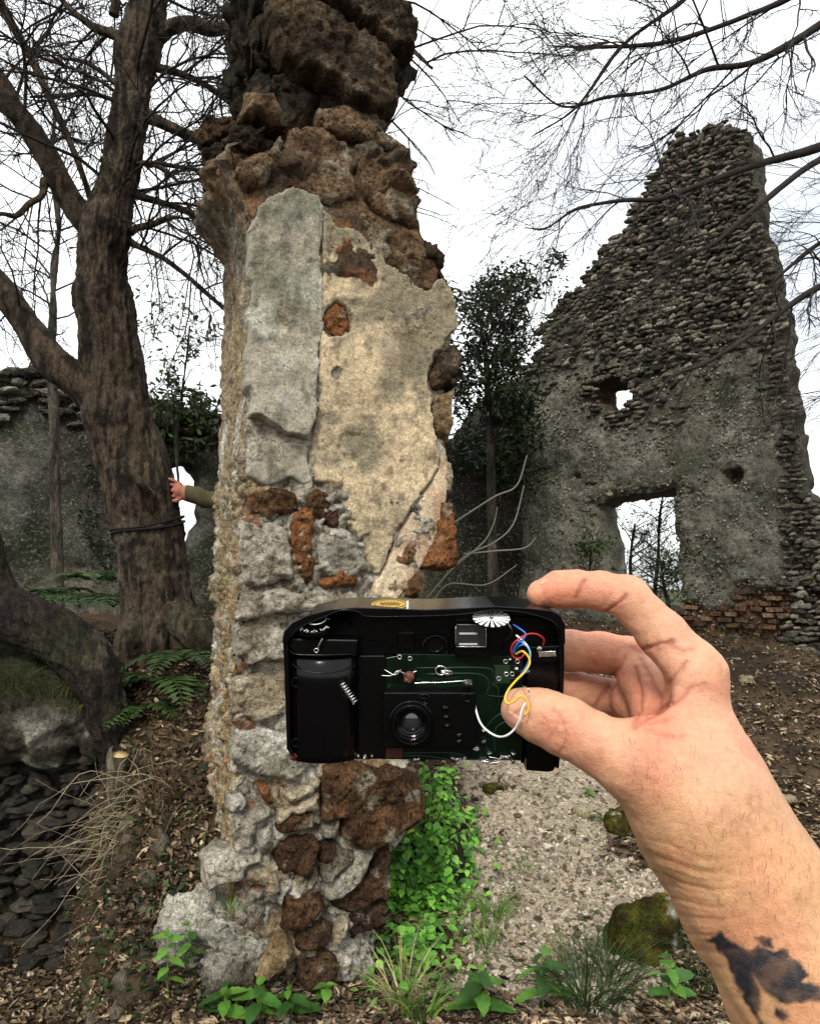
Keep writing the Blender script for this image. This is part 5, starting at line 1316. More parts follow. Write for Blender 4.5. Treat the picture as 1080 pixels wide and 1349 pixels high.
# helical spring on the chassis
th_ = np.linspace(0, 2 * math.pi * 8, 160); s_ = th_ / th_[-1]
ax0, ax1 = np.array([452., 896.]), np.array([470., 922.]); dv = (ax1 - ax0) / np.linalg.norm(ax1 - ax0); pv = np.array([-dv[1], dv[0]])
cxy = ax0 + np.outer(s_, ax1 - ax0) + np.outer(np.cos(th_) * 4.2, pv)
V, fs = tube(dl(cxy[:, 0], cxy[:, 1], 14 + 4.2 * np.sin(th_)), .75 * SC, 6); obj('coil_spring', V, fs, m_met, device)
ring('grip_screw', 391, 897, 8, 6, .8, m_blkm); ring('grip_screw', 391, 976, 8, 5, .8, m_blkm); ring('grip_screw', 446, 908, 6, 6, .9, m_blkm)
prism('chassis_column', rbox(470, 866, 508, 1004, 3), -60, -14, m_blkm, 2)
# circuit board
pcb = prism('circuit_board', [(500, 872), (522, 868), (522, 865), (692, 868), (690, 1008), (466, 1006), (466, 1000), (502, 1000)], -34, -18, m_pcb, .5)
traces = [[(548, 880), (640, 880), (652, 892), (690, 894)], [(560, 888), (630, 888), (644, 902), (644, 916), (690, 918)], [(640, 990), (640, 960), (660, 940), (690, 936)], [(515, 992), (600, 992), (612, 1000), (680, 1000)], [(650, 876), (664, 884), (690, 884)], [(600, 1002), (560, 996), (510, 996)], [(652, 992), (652, 962), (668, 950), (690, 948)], [(648, 900), (656, 908), (656, 930)], [(510, 910), (502, 922), (502, 980)], [(514, 902), (508, 910), (508, 930)]]
for tr_ in traces:
    dtube('trace', [(a, b, -17.8) for a, b in tr_], 1.0, m_trace, pcb, 4, 24)
prism('copper_pad', [(654, 880), (674, 880), (674, 904), (654, 904)], -18, -17, m_trace, .3, pcb); prism('brown_pad', [(506, 990), (530, 990), (530, 1004), (506, 1004)], -18, -16, M('brown_pad', col=(.06, .018, .012), rough=.4, var=(), bump=()), .3, pcb)
for a, b in [(668, 875), (684, 875), (669, 892), (677, 892), (659, 898), (505, 921), (504, 935), (504, 952), (526, 869), (540, 871)]: ring('solder_pad', a, b, -17.4, 2.6, .8, m_met, pcb)
def blobm(name, cx, cy, z, rx, ry, rz, mat, seed, parent=None):
    v, f = rock(seed, 3, .35, (1, 1, 1), 1.6, 0); P = dl(cx + v[:, 0] * rx, cy + v[:, 1] * ry, z + v[:, 2] * rz); return obj(name, P, f, mat, parent or pcb)
for k, (a, b, rx, ry) in enumerate([(590, 889, 8, 4.5), (549, 1004, 4, 2.5), (604, 1004, 4, 2.5), (597, 1003, 3, 2), (628, 991, 4.5, 3), (638, 966, 3, 2.5), (638, 981, 3.4, 2.6), (612, 1003, 3, 2), (480, 1001, 3, 2), (471, 1000, 2.4, 1.8), (489, 1000, 2.2, 2), (646, 996, 4, 2), (640, 1007, 7, 2.4), (678, 997, 3.5, 2), (677, 1006, 3, 2), (682, 884, 3, 2), (673, 871, 2.4, 2)]):
    blobm('solder_blob', a, b, -14, rx, ry, 4, m_met, 700 + k)
ring('solder_loop', 581, 886, -13, 7, .9, m_met, pcb, 6)
for (x0, y0, x1, y1) in [(644, 997, 676, 1004), (640, 1007, 678, 1000)]:
    th_ = np.linspace(0, 2 * math.pi * 6, 90); s_ = th_ / th_[-1]; m_ = (s_ * .36 + .5)
    P = dl(x0 + (x1 - x0) * m_, y0 + (y1 - y0) * m_ + 2.6 * np.sin(th_), -13 + 2.6 * np.cos(th_)); V, fs = tube(P, .55 * SC, 5); obj('wire_coil', V, fs, m_met, pcb)
    dtube('component_lead', [(x0, y0, -15), (x0 + 8, y0 + (y1 - y0) * .25, -13), ((x0 + x1) / 2, (y0 + y1) / 2, -13)], .8, m_met, pcb)
dtube('component_lead', [(502, 890, -12), (516, 890, -9), (524, 884, -9), (536, 888, -10), (549, 884, -12)], .9, m_met, pcb); dtube('component_lead', [(506, 882, -12), (520, 889, -8), (528, 882, -8)], .8, m_met, pcb)
dtube('component_lead', [(545, 900, -10), (580, 899, -9), (612, 897, -9)], .9, m_met, pcb); dtube('component_lead', [(555, 899, -10), (566, 899, -9)], .8, m_white, pcb)
blobm('brown_capacitor', 539, 894, -8, 7, 7.5, 6, M('brown_capacitor', col=(.12, .045, .03), rough=.3, var=(), bump=()), 731); blobm('copper_bead', 617, 901, -8, 6, 4.5, 5, M('copper_bead', col=(.12, .10, .09), rough=.3, metal=.6, var=(), bump=()), 732)
# lens block
lensb = prism('lens_block', rbox(505, 910, 626, 984, 3), -20, 8, m_blkm, 2)
cx_, cy_ = 542, 948
def lathe(name, prof, mat, parent, smooth=True):
    t = np.linspace(0, 2 * math.pi, 48, endpoint=False); V = np.concatenate([dl(cx_ + r * np.cos(t), cy_ + r * np.sin(t), z) for r, z in prof]); n = len(prof); i = np.arange(n - 1)[:, None] * 48; j = np.arange(48)[None]; k = (j + 1) % 48
    return obj(name, V, np.stack([i + j, i + 48 + j, i + 48 + k, i + k], -1).reshape(-1, 4), mat, parent, None, smooth)
barrel = lathe('lens_barrel', [(29, 6), (29, 16), (27.5, 17.5), (26, 17.5), (25.5, 23), (24, 25), (21, 25), (20.5, 20), (19, 19), (18.5, 14), (17, 13), (16.5, 9), (14, 8)], m_blk, lensb, False)
lathe('lens_glass', [(14.5, 7), (11, 9), (7, 10.5), (3, 11.2), (.1, 11.3)], m_gls, lensb)
for r_, z_ in ((28, 17.8), (24.5, 25), (19.5, 19.6)): ring('lens_rib', cx_, cy_, z_, r_, .55, m_blk, lensb)
ring('block_boss', 559, 919, 9, 6.5, 1.4, m_blk, lensb); ring('block_boss', 558, 920, 10, 3, 1.2, m_blk, lensb); ring('block_boss', 614, 917, 9, 5, 1.2, m_blk, lensb)
for a, b in [(586, 930), (587, 942), (588, 953), (604, 966), (604, 974)]: blobm('rivet', a, b, 9, 4, 3, 2.5, m_blk, 760 + a, lensb)
# finder optics
ring('autofocus_window', 574, 858, -20, 17, 2.2, m_blk); ring('autofocus_window', 574, 853, -22, 10, 1.4, m_blk); prism('window_bracket', rbox(556, 842, 592, 866, 3), -34, -24, m_blkm, 1)
prism('chassis_tab', rbox(524, 836, 546, 860, 1), -40, -18, m_blk, 1.5)
vf = prism('viewfinder', rbox(599, 832, 647, 866, 2), -34, -8, m_blk, 1.5)
prism('viewfinder_glass', rbox(601, 823, 640, 852, 1), -12, -4, m_gls, 1, vf)
for y_ in (834, 848): prism('reflection_bar', [(605, y_), (629, y_), (629, y_ + 2.4), (605, y_ + 2.4)], -4, -2.6, M('painted_reflection', col=(.45, .46, .46), rough=.3, var=(), bump=()) if y_ == 834 else bpy.data.materials['painted_reflection'], .2, vf)  # reflections in the finder glass, modelled as two pale strips
for ln in ([(601, 852, -3), (640, 852, -3)], [(640, 852, -3), (640, 824, -3)], [(601, 823, -3), (636, 823, -3)], [(600, 824, -3), (600, 850, -3)]): dtube('glass_edge', [ln[0], ((ln[0][0] + ln[1][0]) / 2, (ln[0][1] + ln[1][1]) / 2, -3), ln[1]], .6, m_met, vf, 5, 6)
prism('mesh_patch', [(601, 810), (624, 810), (624, 822), (601, 822)], -24, -22, m_pcb, .3)
# white fan-shaped reflector under the top cover
TF = math.radians(19)
fan = disc('reflector_fan', 646, 815, 25, 8, TF, 2, m_blkm)
for k in range(18):
    a0, a1 = 2 * math.pi * k / 18 + .05, 2 * math.pi * (k + 1) / 18 - .12
    pp = np.array([on_disc(646, 815, 8, TF, r, a, 2.8) for r, a in ((3, a0), (24, a0), (24.5, (a0 + a1) / 2), (24, a1), (3, a1))]); V = dl(pp[:, 0], pp[:, 1], pp[:, 2]); V = np.concatenate([V, V - UPV * SC * .8])
    obj('white_ray', V, [np.array([[0, 1, 2, 3, 4]]), np.array([[9, 8, 7, 6, 5]]), np.array([[j, j + 5, (j + 1) % 5 + 5, (j + 1) % 5] for j in range(5)])], m_white, fan, None, False)
dtube('black_wire', [(668, 820, 0), (674, 828, 2), (672, 838, 4), (664, 846, 2), (662, 856, -6)], 1.0, m_blk)
dtube('grey_lead', [(668, 820, 0), (672, 826, 2), (674, 832, 0)], .9, m_met)
# right-hand block
prism('flash_housing', [(694, 872), (740, 868), (742, 900), (738, 960), (734, 1010), (730, 1018), (722, 1019.5), (694, 1017)], -60, -4, m_blk, 3)
prism('housing_step', [(694, 852), (736, 850), (740, 864), (736, 872), (696, 873)], -50, 2, m_blk, 2)
prism('contact_plate', [(708, 858), (731, 857), (732, 864), (709, 865)], 2, 3.4, m_met, .4); blobm('solder_blob', 709, 853, 4, 4, 3, 3, m_met, 780, device)
rl_ = ring('strap_lug', 744, 903, -60, 9, 2.2, m_blk, None, 18)
# sticker on the top cover
tt = np.linspace(0, 2 * math.pi, 36, endpoint=False)
stk_ = dl(513 + 25 * np.cos(tt), 798.6 - 2.0 * np.sin(tt), -24 - 36 * np.sin(tt)); base_ = dl(513 + 25 * np.cos(tt), 801.5 - .5 * np.sin(tt), -24 - 36 * np.sin(tt))
j = np.arange(36); stick = obj('oval_sticker', np.concatenate([base_, stk_]), [np.stack([j, (j + 1) % 36, 36 + (j + 1) % 36, 36 + j], -1), (36 + j)[None]], m_gold, device, None, False)
prt = []
def stk_pt(u_, v_): return dl(513 + u_, 798.2 - v_ * 2.0, -24 - 36 * v_)
u_ = np.linspace(-13, 13, 60); prt.append(tube(stk_pt(u_, .28 * np.sin(u_ * 1.5) + .12 * np.sin(u_ * 3.7 + 1)), .45 * SC, 4))
t = np.linspace(0, 2 * math.pi, 49); prt.append(tube(stk_pt(21.5 * np.cos(t), .82 * np.sin(t)), .35 * SC, 4, caps=False))
V, fs = merge(prt); obj('sticker_print', V, fs, m_blkm, stick)
prism('sticker_tab', [(535.5, 797.5), (538, 797.5), (538, 800.5), (535.5, 800.5)], -50, 12.6, m_white, .2, stick)
blobm('red_chip', 388, 996, 2, 5, 5, 4, M('red_chip', col=(.12, .02, .015), rough=.4, var=(), bump=()), 790, device)
# wires: photo pixel + distance from the lens
WD = D0 - .002
wires = [
    ('red_wire', m_red, 1.15, [(715, 850, WD - .002), (716, 842, WD - .004), (708, 836, WD - .006), (697, 835, WD - .008), (686, 840, WD - .009), (676, 848, WD - .009), (673, 857, WD - .008), (677, 866, WD - .007), (685, 867, WD - .007), (691, 861, WD - .006)]),
    ('dark_blue_wire', m_blue, 1.15, [(676, 823, WD), (684, 828, WD - .003), (692, 835, WD - .005), (688, 843, WD - .007), (680, 849, WD - .008), (676, 858, WD - .007), (680, 862, WD - .006)]),
    ('blue_wire', m_blue, 1.15, [(678, 858, WD - .004), (684, 851, WD - .008), (692, 850, WD - .009), (697, 858, WD - .009), (697, 868, WD - .008), (692, 879, WD - .006), (686, 888, WD - .004), (685, 892, WD - .002)]),
    ('blue_stub', m_blue, 1.6, [(686, 891, WD - .004), (690, 887, WD - .006), (697, 884, WD - .008)]),
    ('light_blue_wire', m_lblue, 1.15, [(682, 844, WD - .004), (690, 848, WD - .009), (697, 856, WD - .010), (698, 866, WD - .010), (695, 876, WD - .008), (690, 884, WD - .005)]),
    ('white_link', m_white, 1.35, [(680, 837, WD - .002), (686, 842, WD - .005), (692, 848, WD - .006), (696, 854, WD - .006)]),
    ('yellow_wire', m_yel, 1.35, [(679, 862, WD - .006), (688, 858, WD - .010), (696, 866, WD - .011), (697, 875, WD - .012), (690, 886, WD - .014), (680, 896, WD - .018), (670, 908, .2935), (665, 920, .2918), (669, 927, .2905), (678, 923, .2895), (686, 917, .2888), (692, 921, .2885), (696, 930, .2880), (695, 937, .2878), (691, 942, .2878)]),
    ('white_wire', m_white, 1.35, [(624, 922, D0 + .004), (627, 936, D0 - .002), (632, 951, D0 - .006), (641, 962, D0 - .010), (655, 970, D0 - .016), (667, 969, D0 - .022), (678, 960, .2920), (684, 948, .2893), (687, 936, .2885), (692, 926, .2880)]),
    ('bare_lead', m_met, .8, [(688, 903, WD - .014), (694, 906, .2890), (697, 913, .2880), (696, 920, .2876)]),
]
for nm, mt, r, pts in wires: dtube(nm, pts, r, mt, None, 8, 90, True)
# ------------------------------------------------------------------ person behind the pillar, one arm reaching for the tree
gz0 = float(ground_z(-.40, 4.2)) - .01
def wpt(x, y, z): return np.array([x, y, z], float)
HS = [wpt(-1.275, 3.99, 1.972), wpt(-1.228, 4.01, 1.955), wpt(-.90, 4.10, 1.86), wpt(-.585, 4.20, gz0 + 1.40)]      # knuckles, wrist, elbow, shoulder
body_caps = {
    'torso': [((-.40, 4.22, gz0 + .98), (-.40, 4.22, gz0 + 1.20), .135, .150), ((-.52, 4.22, gz0 + 1.36), (-.28, 4.22, gz0 + 1.36), .085, .085), ((-.40, 4.22, gz0 + 1.2), (-.40, 4.22, gz0 + 1.38), .15, .11)],
    'neck': [((-.40, 4.22, gz0 + 1.40), (-.40, 4.21, gz0 + 1.52), .060, .055)],
    'arm': [(HS[3], HS[2], .066, .056), (HS[2], HS[1], .056, .046)],
    'arm2': [((-.20, 4.22, gz0 + 1.36), (-.15, 4.26, gz0 + 1.08), .064, .052), ((-.15, 4.26, gz0 + 1.08), (-.17, 4.16, gz0 + .84), .050, .040), ((-.17, 4.16, gz0 + .84), (-.18, 4.14, gz0 + .74), .036, .026)],
    'legs': [((-.49, 4.22, gz0 + .94), (-.50, 4.20, gz0 + .50), .092, .064), ((-.50, 4.20, gz0 + .50), (-.50, 4.23, gz0 + .08), .060, .045), ((-.31, 4.22, gz0 + .94), (-.30, 4.21, gz0 + .50), .092, .064), ((-.30, 4.21, gz0 + .50), (-.30, 4.25, gz0 + .08), .060, .045),
             ((-.50, 4.25, gz0 + .05), (-.51, 4.07, gz0 + .04), .046, .038), ((-.30, 4.27, gz0 + .05), (-.29, 4.09, gz0 + .04), .046, .038)],
}
kn, wr_ = HS[0], HS[1]
fing = []
for dz, L, dy in ((.030, .062, -.012), (.010, .072, -.010), (-.012, .068, -.006), (-.032, .052, 0)):
    a = kn + np.array([0.01, dy, dz]); b = a + np.array([-.5 * L, -.2 * L, .15 * L + dz * .35]); c = b + np.array([-.5 * L, -.05 * L, .05 * L + dz * .2]); fing.append((a, b, c))
thb = (wr_ + np.array([-.02, -.015, -.02]), wr_ + np.array([-.055, -.03, -.045]), wr_ + np.array([-.08, -.035, -.045]))
def man_sdf(P):
    r = None
    for k, L in body_caps.items():
        for a, b, ra, rb in L:
            c = cap(P, np.array(a, float), np.array(b, float), ra, rb); r = c if r is None else smin(r, c, .045)
    r = r + .006 * np.sin(P[:, 0] * 70 + 12 * P[:, 2]) * (np.abs(P[:, 2] - 1.9) < .1) * (P[:, 0] < -.7) * (P[:, 0] > -1.18)
    head = ell(P, wpt(-.40, 4.19, gz0 + 1.63), np.array([.076, .098, .118])); head = smin(head, ell(P, wpt(-.40, 4.13, gz0 + 1.565), np.array([.052, .055, .05])), .03)
    head = smin(head, cap(P, wpt(-.40, 4.095, gz0 + 1.655), wpt(-.40, 4.075, gz0 + 1.615), .010, .016), .012)
    for s in (-1, 1):
        head = smin(head, ell(P, wpt(-.40 + s * .078, 4.20, gz0 + 1.63), np.array([.012, .022, .034])), .008); head = -smin(-head, np.linalg.norm(P - wpt(-.40 + s * .032, 4.090, gz0 + 1.648), axis=1) - .012, .01)
    r = smin(r, head, .03)
    hand = cap(P, wr_, kn, .026, .034); hand = smin(hand, cap(P, kn + [0, 0, .026], kn - [0, 0, .026], .018, .018), .02)
    for a, b, c in fing: hand = smin(hand, np.minimum(cap(P, a, b, .0095, .009), cap(P, b, c, .009, .007)), .006)
    hand = smin(hand, np.minimum(cap(P, thb[0], thb[1], .014, .011), cap(P, thb[1], thb[2], .011, .008)), .01)
    return smin(r, hand, .008)
MV, MQ, MN = sdf_mesh(man_sdf, (-1.40, 3.93, gz0 - .02), (-.04, 4.42, gz0 + 1.80), .0062, 1)
zr = MV[:, 2] - gz0
mc = np.tile(lin(78, 74, 50), (len(MV), 1))
mc = mixc(mc, lin(52, 54, 66), (zr < .93) & (MV[:, 0] > -.7)); mc = mixc(mc, lin(40, 34, 30), (zr < .10))
skinm = ((zr > 1.46) & (MV[:, 0] > -.56) & (MV[:, 0] < -.24)) | (MV[:, 0] < wr_[0] - .005) | ((zr < .79) & (MV[:, 0] > -.22) & (zr > .6))
mc = mixc(mc, lin(172, 112, 94), skinm & (MV[:, 0] > -2))
man = thing('person', (-.40, 4.2, gz0), 'person hidden behind the pillar, olive sleeve reaching to touch the tree', 'person')
m_cloth = M('cloth_and_skin', rough=.85, var=((14, .15), (160, .15)), bump=((60, 1), (400, .4)), bstr=.4, bdist=.006, spec=.2)
obj('body', MV, MQ, m_cloth, man, mc)
hv, hf = ico(3); hv = hv * np.array([.085, .106, .10]) + np.array([-.40, 4.212, gz0 + 1.665]); hv = hv + vfbm(hv * 30, 3, 5) * .008; hv[:, 2] = np.maximum(hv[:, 2], gz0 + 1.60)
obj('hair', hv, hf, M('dark_hair', col=tuple(lin(40, 30, 24)), var=((90, .4),), bump=((200, 1),)), man)

# ------------------------------------------------------------------ gravel and leaf litter
rgp = np.random.default_rng(801)
def samp(n, prob, x=(-2.2, 3.4), y=(1.95, 7.6)):
    out = np.zeros((0, 2))
    while len(out) < n:
        m = n * 3; yy = 1 / rgp.uniform(1 / y[1], 1 / y[0], m); xx = rgp.uniform(-.66, .66, m) * (yy + .1); k = (rgp.random(m) < prob(xx, yy)) & (xx > x[0]) & (xx < x[1]); out = np.vstack([out, np.stack([xx[k], yy[k]], -1)])
    return out[:n]
def put(name, tv, tf, xy, size, tilt, cols, mat, lift, flat=None, label=None, kind='stuff', smooth=False):
    n = len(xy); Ms = rotm(rgp, n, tilt, size)
    if flat is not None: Ms = Ms @ np.diag(flat)
    z = ground_z(xy[:, 0], xy[:, 1]); T_ = np.stack([xy[:, 0], xy[:, 1], z + lift], -1); V, fs = inst(tv, tf, Ms, T_)
    c = np.array(cols)[rgp.integers(len(cols), size=n)] * rgp.uniform(.75, 1.25, n)[:, None]
    o = obj(name, V, fs, mat, None, np.repeat(c, len(tv), 0), smooth); return tag(o, label, name.replace('_', ' ') if label else None, None, kind)
m_peb = M('pebble', rough=.9, var=((60, .2),), bump=((150, 1),), bstr=.4, bdist=.004, spec=.2)
pv_, pf_ = rock(900, 0, .5, (1, .8, .6), 1.5, .2); pv1, pf1 = rock(901, 1, .45, (1, .75, .6), 1.5, .3)
PC = [lin(166, 156, 138), lin(142, 130, 112), lin(112, 101, 86), lin(176, 168, 150), lin(96, 86, 73)]
put('gravel', pv_, pf_, samp(15000, lambda x, y: path_w(x, y) * .9 + .05), (.003, .010), .6, PC, m_peb, .001, label='pale grit and gravel strewn over the trodden path')
put('gravel', pv1, pf1, samp(1600, lambda x, y: path_w(x, y) * .8 + .15), (.008, .024), .6, PC, m_peb, .002, label='larger loose stones scattered along the path')
m_dry = leaf_mat('dry_leaf', None, .75, .2, .15)
def curl(seed, L=1, w=.55):
    v, f = leaf_mesh(L, w, .5, 3, -.25); r = np.random.default_rng(seed); v = v - [.5, 0, 0]; v[:, 2] += r.normal(0, .06, len(v)) + .2 * v[:, 0] ** 2; return v, f
DC = [lin(112, 92, 70), lin(90, 74, 57), lin(142, 122, 96), lin(72, 58, 45), lin(172, 154, 126), lin(58, 48, 38), lin(108, 98, 82)]
def litter_p(x, y):
    q = np.stack([x, y, 0 * x], -1); return np.clip((1 - path_w(x, y)) * (.7 + .6 * fbm(q * 1.6, 3, 811)) + .03, 0.02, 1)
for k in range(3):
    put('leaf_litter', *curl(820 + k), samp(15500, litter_p), (.016, .050), .45, DC, m_dry, .008, label=['brown curled fallen leaves carpeting the slope', 'broad tan dead leaves over the ground', 'dark crumpled dead leaves between the stones'][k], smooth=True)
# ------------------------------------------------------------------ green plants
m_herb = leaf_mat('herb_leaf', None, .5, .35, .3)
def blades(base, n, L, w, spread, cols, rng, droop=.5, r0=.03):
    P, C = [], []
    for k in range(n):
        a = rng.uniform(0, 2 * math.pi); l = L * rng.uniform(.5, 1.1); p0 = base + np.array([math.cos(a), math.sin(a), 0]) * r0 * rng.random()
        d = np.array([math.cos(a) * spread * rng.random(), math.sin(a) * spread * rng.random(), 1.0]); d /= np.linalg.norm(d); t = np.linspace(0, 1, 5)
        out_ = np.array([math.cos(a), math.sin(a), 0]); P.append(p0 + d * (t * l)[:, None] + out_ * (droop * l * t ** 2 * .6)[:, None] - np.array([0, 0, 1]) * (droop * l * t ** 2.2 * .55)[:, None])
        C.append(cols[rng.integers(len(cols))] * rng.uniform(.75, 1.25))
    P = np.array(P); Wd = w * np.array([.7, 1, .9, .6, .08]); T = np.gradient(P, axis=1); S = np.cross(T, rng.normal(0, 1, (n, 1, 3)) + [0, 0, .01]); S /= np.linalg.norm(S, axis=2, keepdims=True) + 1e-9
    V = np.stack([P - S * Wd[None, :, None] / 2, P + S * Wd[None, :, None] / 2], 2).reshape(-1, 3)
    b = np.arange(n)[:, None] * 10; i = np.arange(4)[None] * 2; q = np.stack([b + i, b + i + 1, b + i + 3, b + i + 2], -1).reshape(-1, 4)
    return V, q, np.repeat(np.array(C), 10, 0)
G1 = [lin(84, 116, 44), lin(66, 96, 36), lin(110, 138, 60)]; G2 = [lin(48, 70, 30), lin(60, 84, 38), lin(38, 56, 26)]; GY = [lin(168, 150, 108), lin(140, 120, 84), lin(190, 176, 138)]
tufts = [(652, 1212, 60, .20, .004, .35, G1, 'bright green grass tuft growing in the middle of the path'), (640, 1250, 40, .16, .004, .4, G1, 'yellow-green grass tuft on the path edge beside the ivy'), (772, 1325, 170, .30, .004, .7, G2, 'dark drooping sedge tuft below the pale stone'), (800, 1290, 110, .24, .0035, .8, G2, 'dark sedge tuft trailing against the mossy stone'),
         (530, 1335, 60, .30, .004, .5, GY + G1[:1], 'dry straw-coloured grass tuft at the pillar foot'), (560, 1130, 26, .14, .003, .5, G1, 'short grass tuft on the bank beside the ivy'), (905, 1250, 60, .20, .003, .6, G2, 'thin sedge tuft under the forearm'), (920, 1310, 60, .22, .003, .6, G2, 'sedge tuft among dead leaves under the forearm'),
         (560, 1345, 70, .22, .004, .5, G1, 'fresh green grass tuft among the dry stalks'), (690, 1150, 18, .10, .003, .4, G1, 'tiny grass sprig on the bare path'), (960, 820, 60, .22, .006, .5, G2, 'grass tuft growing against the gable foot'), (1010, 835, 80, .22, .006, .5, G2, 'grass tuft below the bared bricks'), (920, 830, 60, .20, .006, .5, G2, 'grass tuft below the gable window corner'), (1060, 845, 60, .2, .006, .5, G2, 'grass tuft at the far end of the gable foot'),
         (30, 900, 120, .16, .003, .5, [lin(92, 92, 54), lin(68, 72, 40)], 'pale grass tuft covering the ledge'), (75, 915, 110, .15, .003, .5, [lin(92, 92, 54), lin(68, 72, 40)], 'yellowish grass tuft on the ledge under the arching trunk'), (110, 935, 70, .12, .003, .5, [lin(120, 122, 66)], 'small grass tuft at the ledge end'), (300, 1190, 30, .06, .004, .6, G1, 'moss-green sprig in a crevice of the pillar foot')]
rgv = np.random.default_rng(831)
for px_, py_, n, L, w, sp, cl, lb in tufts:
    b = LEp.pt(*LEp.uv(px_, py_), .08) if 'ledge' in lb else (PL.pt(*PL.uv(px_, py_), .06) if 'crevice' in lb else on_ground(px_, py_))
    V, q, c = blades(b, n, L, w, sp, cl, rgv, .7, .10 if n > 100 else .05); tag(obj('grass_tuft', V, q, m_herb, None, c), lb, 'grass', 'grass tufts')
def stem_leaf(root, pos, direction, size, droop, me, rng, name='leaf'):
    d = np.array(direction, float); d /= np.linalg.norm(d); side = np.cross([0, 0, 1.0], d); side /= np.linalg.norm(side) + 1e-9; up = np.cross(d, side)
    Rm = Matrix(((*d,), (*side,), (*up,))).transposed().to_4x4()
    return link(name, me, root, Matrix.Translation(Vector([float(x) for x in pos])) @ Rm @ Matrix.Rotation(rng.normal(0, .25), 4, 'X') @ Matrix.Rotation(droop, 4, 'Y') @ Matrix.Diagonal((size, size, size, 1)))
def toothed(L=1.0, w=.58, n=9):
    """heart-based toothed leaf"""
    xs = np.linspace(0, 1, n + 1); wd = w * np.clip(np.sin(np.pi * (xs * .86 + .12)), 0, 1) ** .9 * (1 - .25 * xs); wd = wd * (1 + .10 * np.where(np.arange(n + 1) % 2, 1, -1)); wd[-1] = .01; wd[0] = .10 * w
    V = []
    for x, ww in zip(xs, wd): V += [[x, -ww / 2, .10 * ww - .18 * x * x], [x, 0, -.18 * x * x], [x, ww / 2, .10 * ww - .18 * x * x]]
    a = np.arange(n)[:, None] * 3; f = np.concatenate([np.concatenate([a, a + 3, a + 4, a + 1], 1), np.concatenate([a + 1, a + 4, a + 5, a + 2], 1)]); return np.array(V), f
NET = [mesh('leaf', *toothed(), m_herb, np.tile(cc, (30, 1))) for cc in (lin(80, 124, 44), lin(62, 104, 38), lin(96, 138, 54), lin(52, 86, 34))]
m_stem = M('green_stem', col=tuple(lin(96, 120, 52)), rough=.6, var=(), bump=())
def nettle(px_, py_, h, lab, size, seed, pairs=4, lean=(0, 0)):
    rng = np.random.default_rng(seed); b = on_ground(px_, py_); t = thing('nettle_plant', b, lab, 'nettle', 'nettles on the ground')
    top = b + np.array([lean[0], lean[1], h]); P = np.linspace(b - [0, 0, .02], top, 10) + np.cumsum(rng.normal(0, .003, (10, 3)), 0); V, fs = tube(P, np.linspace(.0028, .0012, 10), 6); obj('stem', V, fs, m_stem, t)
    for k in range(pairs):
        f = .35 + .65 * (k + 1) / pairs; p = P[min(9, int(f * 9))]; a = k * math.pi / 2 + rng.normal(0, .3)
        for s in (0, 1):
            aa = a + s * math.pi; stem_leaf(t, p, (math.cos(aa), math.sin(aa), .25), size * rng.uniform(.75, 1.1) * (1.05 - .45 * f * (k == pairs - 1)), rng.uniform(.05, .45), NET[rng.integers(4)], rng)
for k, a in enumerate([(718, 1335, .20, 'broad-leaved nettle beside the dark sedge tuft', .125, 841, 4), (632, 1345, .16, 'dark-leaved plant with yellow buds at the path start', .12, 842, 4), (880, 1335, .20, 'light green nettle among dead leaves below the forearm', .085, 843, 5), (735, 1255, .07, 'small seedling left of the pale stone', .05, 844, 2), (560, 1290, .10, 'small leafy seedling between ivy and path', .06, 845, 3),
                       (225, 1330, .26, 'tall bright nettle left of the pale boulder', .065, 846, 6), (245, 1275, .16, 'bright nettle growing against the pale boulder', .055, 847, 5), (340, 1348, .12, 'nettle in front of the boulder and pillar foot', .10, 848, 4), (300, 1350, .12, 'low nettle in front of the pale boulder', .09, 849, 4), (420, 1330, .10, 'small nettle under the lowest dark pillar stone', .07, 850, 3), (790, 1085, .06, 'small green plant beside the upper moss cushion', .05, 851, 3), (655, 1110, .05, 'tiny seedling on the bare path', .04, 852, 2), (775, 1050, .06, 'seedling on the path edge under the wrist', .05, 853, 3), (385, 1345, .11, 'dense nettle between boulder and pillar foot', .09, 854, 4)]):
    nettle(*a)
# yellow buds of the dark-leaved plant are part of it: small spike
# ivy patch
IV, IFc = toothed(1.0, .82, 6)
IVY = [mesh('leaf', IV, IFc, m_herb, np.tile(cc, (21, 1))) for cc in (lin(118, 172, 66), lin(96, 152, 54), lin(78, 130, 46), lin(138, 186, 84), lin(64, 108, 42), lin(206, 206, 70))]
ivy_poly = np.array([(548, 1010), (596, 1010), (600, 1050), (622, 1075), (628, 1120), (618, 1170), (590, 1200), (572, 1240), (545, 1255), (540, 1235), (515, 1215), (506, 1170), (510, 1130), (524, 1105), (550, 1090), (556, 1050)], float)
ivy_poly2 = np.array([(455, 1240), (500, 1235), (560, 1235), (600, 1230), (590, 1290), (540, 1300), (500, 1300), (470, 1290)], float)
ivy = thing('ground_ivy', on_ground(560, 1180), 'dense bright green creeper spilling down beside the brown pillar blocks', 'creeper')
rgv = np.random.default_rng(861); spots = []
while len(spots) < 1250:
    k = len(spots); poly = ivy_poly if rgv.random() < .86 else ivy_poly2
    x, y = rgv.uniform(440, 660), rgv.uniform(1005, 1325); s_, _ = poly_sd(np.array([[x, y]]), [poly]); s_ = s_[0]
    if s_ < -26 or (s_ < -4 and rgv.random() < .86) or (s_ < 8 and rgv.random() < .5): continue
    spots.append((x, y, s_))
